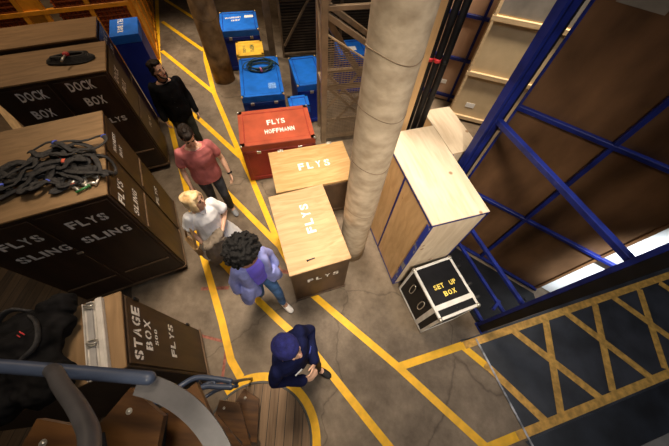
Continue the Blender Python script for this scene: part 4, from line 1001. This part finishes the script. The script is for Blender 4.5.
# woman with afro
p = person('person', 'person with voluminous black curls in a lavender overshirt and jeans, striding', (-.88, 1.12, 0), -39,
    dict(l=((-.26, -.03, 1.14), (-.27, .05, .90), (0, .3, -1), (1, .1, .1)), r=((.26, -.05, 1.14), (.285, -.01, .90), (0, .1, -1), (-1, .1, .1))),
    dict(l=((-.085, .20, .50), (-.075, .24, .085), -3), r=((.085, .03, .48), (.08, -.28, .12), 4)), (14, 2), M['skin_brown'], .92, .97)
trousers(p, M['denim'], 1.0, .075, .010, 5.)
shoes(p, M['whiteshoe'])
bm = bm_new(); torso(bm, .90, 1.40, .022, .80); remeshed('violet_top', bm, M['violet'], p['t'], .010, 2, .006, 9, 7.)
bm = bm_new()                                               # open overshirt: back and two fronts
for sx in (-1, 1):
    loft(bm, [(sx*.135, -.005, z) for z in (.76, .9, 1.05, 1.2, 1.32)]+[(sx*.10, -.01, 1.41)], [(.105, .175), (.088, .155), (.072, .135), (.072, .136), (.070, .128), (.05, .085)], (1, 0, 0), 18)
for sx, dx in ((-1, .0), (1, .05)): loft(bm, [(sx*.15, .03, .98), (sx*(.19+dx*.5), .05, .84), (sx*(.21+dx), .07, .70)], [(.075, .12), (.085, .125), (.075, .10)], (1, 0, 0), 16)
loft(bm, [(0, -.085, z) for z in (.76, .95, 1.15, 1.32)]+[(0, -.06, 1.42)], [(.215, .075), (.185, .060), (.175, .060), (.165, .058), (.10, .04)], (1, 0, 0), 18)
for k, (sh, el, wr) in p['arms'].items():
    w = el.lerp(wr, .85); round_loft(bm, [sh, sh.lerp(el, .5), el, w], [.064, .058, .054, .052], None, 14)
remeshed('overshirt', bm, M['lavender'], p['t'], .010, 3, .009, 8, 4.4, None, (1.5, 1.5, .4))
def afro(q):
    rr = random.Random(3); ball(q, (0, -.022, .060), (.165, .160, .150), 20); ball(q, (0, -.09, -.04), (.145, .10, .12), 16)
    for i in range(560):
        a = rr.uniform(0, 2*PI); zc = rr.uniform(-.75, 1); r = math.sqrt(max(0, 1-zc*zc)); d = Vector((r*math.cos(a), r*math.sin(a), zc))
        if d.y > .40 and d.z < .18: continue
        k = rr.uniform(.94, 1.13); ball(q, (d.x*.178*k, -.028+d.y*.172*k, .050+d.z*.168*k), rr.uniform(.011, .022), 8)
hair_mesh(p, 'curly_hair', afro, M['hair_black'], .008, .007, 38, 2., (1, 1, 1), 1)
p['piece']('glasses', lambda q: [loft(q, [(sx*.031+.023*math.cos(A), .103, .004+.019*math.sin(A)) for A in [2*PI*i/16 for i in range(16)]], .0028, (0, 1, 0), 6, True) for sx in (-1, 1)]+[loft(q, [(sx*.054, .10, .006), (sx*.078, .02, .006)], .0025, None, 6) for sx in (-1, 1)]+[loft(q, [(-.009, .105, .006), (.009, .105, .006)], .0025, None, 6)], M['black'])
# person in beanie
p = person('person', 'person in a blue beanie and navy jacket, hands clasped, nearest the stair', (-.315, .275, 0), -24,
    dict(l=((-.275, .04, 1.16), (-.04, .235, 1.085), (.95, .25, -.05), (.1, -.95, -.2)), r=((.285, -.01, 1.15), (.135, .225, 1.045), (-.75, .55, .1), (.1, -.8, -.5))),
    dict(l=((-.09, .19, .52), (-.05, .25, .085), 0), r=((.09, .0, .48), (.09, -.22, .10), 4)), (2, -20), M['skin'], 1.04, 1.0)
shirt(p, 'navy_jacket', M['navy'], .80, 1.90, .034, .014, .012, 6.1, sw=.012)
trousers(p, M['black'], seed=8.); shoes(p, M['rubber'])
bm = bm_new(); loft(bm, [(.088*math.cos(A), -.006+.082*math.sin(A), 1.468-.016*math.sin(A)) for A in [2*PI*i/20 for i in range(20)]], (.030, .016), (0, 0, 1), 8, True); obj('collar', bm, M['navy'], p['t'])
def bn(q):
    R0 = [r for r in HEAD if r[0] >= .065]
    loft(q, [(0, -.012, .044)]+[(0, y, z) for z, rx, ry, y in R0]+[(0, -.014, .148), (0, -.014, .162)], [(.097, .116)]+[(rx+.026, ry+.024) for z, rx, ry, y in R0][:1]+[(.090, .108), (.074, .090), (.058, .070), (.036, .044), (.012, .014)], (1, 0, 0), 24)
    loft(q, [(0, -.05, -.045), (0, -.046, .0), (0, -.030, .06)], [(.070, .062), (.088, .074), (.095, .098)], (1, 0, 0), 24)
p['H'] = p['H'] @ Matrix.Scale(1.08, 4)
hair_mesh(p, 'beanie', bn, M['beanie'], .008, .003, 40, 1., (1, 1, .2))
bm = bm_new(); beam(bm, (.07, .164, 1.20), (.145, .142, 1.235), .012, .008); obj('pocket_tape', bm, M['white'], p['t'])
bm = bm_new(); beam(bm, (-.08, .160, 1.22), (-.14, .140, 1.24), .010, .008); obj('pocket_tape', bm, M['navyblue'], p['t'])

# ------------------------------------------------------------------ lights
def area(name, loc, target, power, size, col):
    l = bpy.data.lights.new(name, 'AREA'); l.energy = power; l.size = size; l.color = col; l.shape = 'DISK'
    o = bpy.data.objects.new(name, l); COL.objects.link(o); o.location = loc
    o.rotation_euler = (Vector(target)-Vector(loc)).to_track_quat('-Z', 'Y').to_euler(); return o
def spot(name, loc, target, power, deg, blend, size, col):
    l = bpy.data.lights.new(name, 'SPOT'); l.energy = power; l.spot_size = R(deg); l.spot_blend = blend; l.shadow_soft_size = size; l.color = col
    o = bpy.data.objects.new(name, l); COL.objects.link(o); o.location = loc
    o.rotation_euler = (Vector(target)-Vector(loc)).to_track_quat('-Z', 'Y').to_euler(); return o
WARM = (1, .83, .64)
spot('overhead_light', (-.6, 3.6, 8.6), (-.3, 2.2, 0), 3000, 56, 1.0, 1.1, WARM)
spot('overhead_light', (.5, -2.6, 7.2), (.75, 2.0, 1.1), 2500, 35, 1.0, .9, (1, .87, .70))
spot('overhead_light', (-1.2, .9, 8.6), (-.8, 1.7, .4), 650, 32, 1.0, 1.0, (1, .82, .62))
spot('overhead_light', (-4.0, 7.6, 7.5), (-3.7, 6.7, 0), 2200, 40, .9, .6, WARM)
spot('overhead_light', (-1.3, 5.2, 8.2), (-1.5, 5.6, .5), 1300, 36, 1.0, .6, (1, .86, .70))  # unseen spot added to brighten the blue crates at the back
area('overhead_light', (-6.0, 5.2, 6.5), (-6.0, 6.6, 1.2), 130, .8, (1, .72, .45))  # unseen lamp added to lift the orange partition
spot('overhead_light', (2.6, 4.4, 7.8), (2.75, 5.9, 1.5), 2600, 40, .6, .4, (1, .82, .62))  # unseen spot put in to brighten the canvas and pinkish flats
spot('white_flat_fill', (2.9, -1.2, 5.2), (3.46, 1.52, 1.1), 3600, 13, .7, .15, (.84, .92, 1))  # added narrow cool spot, out of view, that whitens the white flat
area('overhead_light', (4.5, .2, 8.5), (4, .6, 0), 110, 1.5, (.9, .93, 1))
w = bpy.data.worlds.new('world'); SC.world = w; w.use_nodes = True
w.node_tree.nodes['Background'].inputs['Color'].default_value = (1, .82, .62, 1); w.node_tree.nodes['Background'].inputs['Strength'].default_value = .02
SC.view_settings.view_transform = 'Standard'; SC.view_settings.look = 'None'; SC.view_settings.exposure = .42; SC.view_settings.gamma = 1
SC.view_settings.use_curve_mapping = False
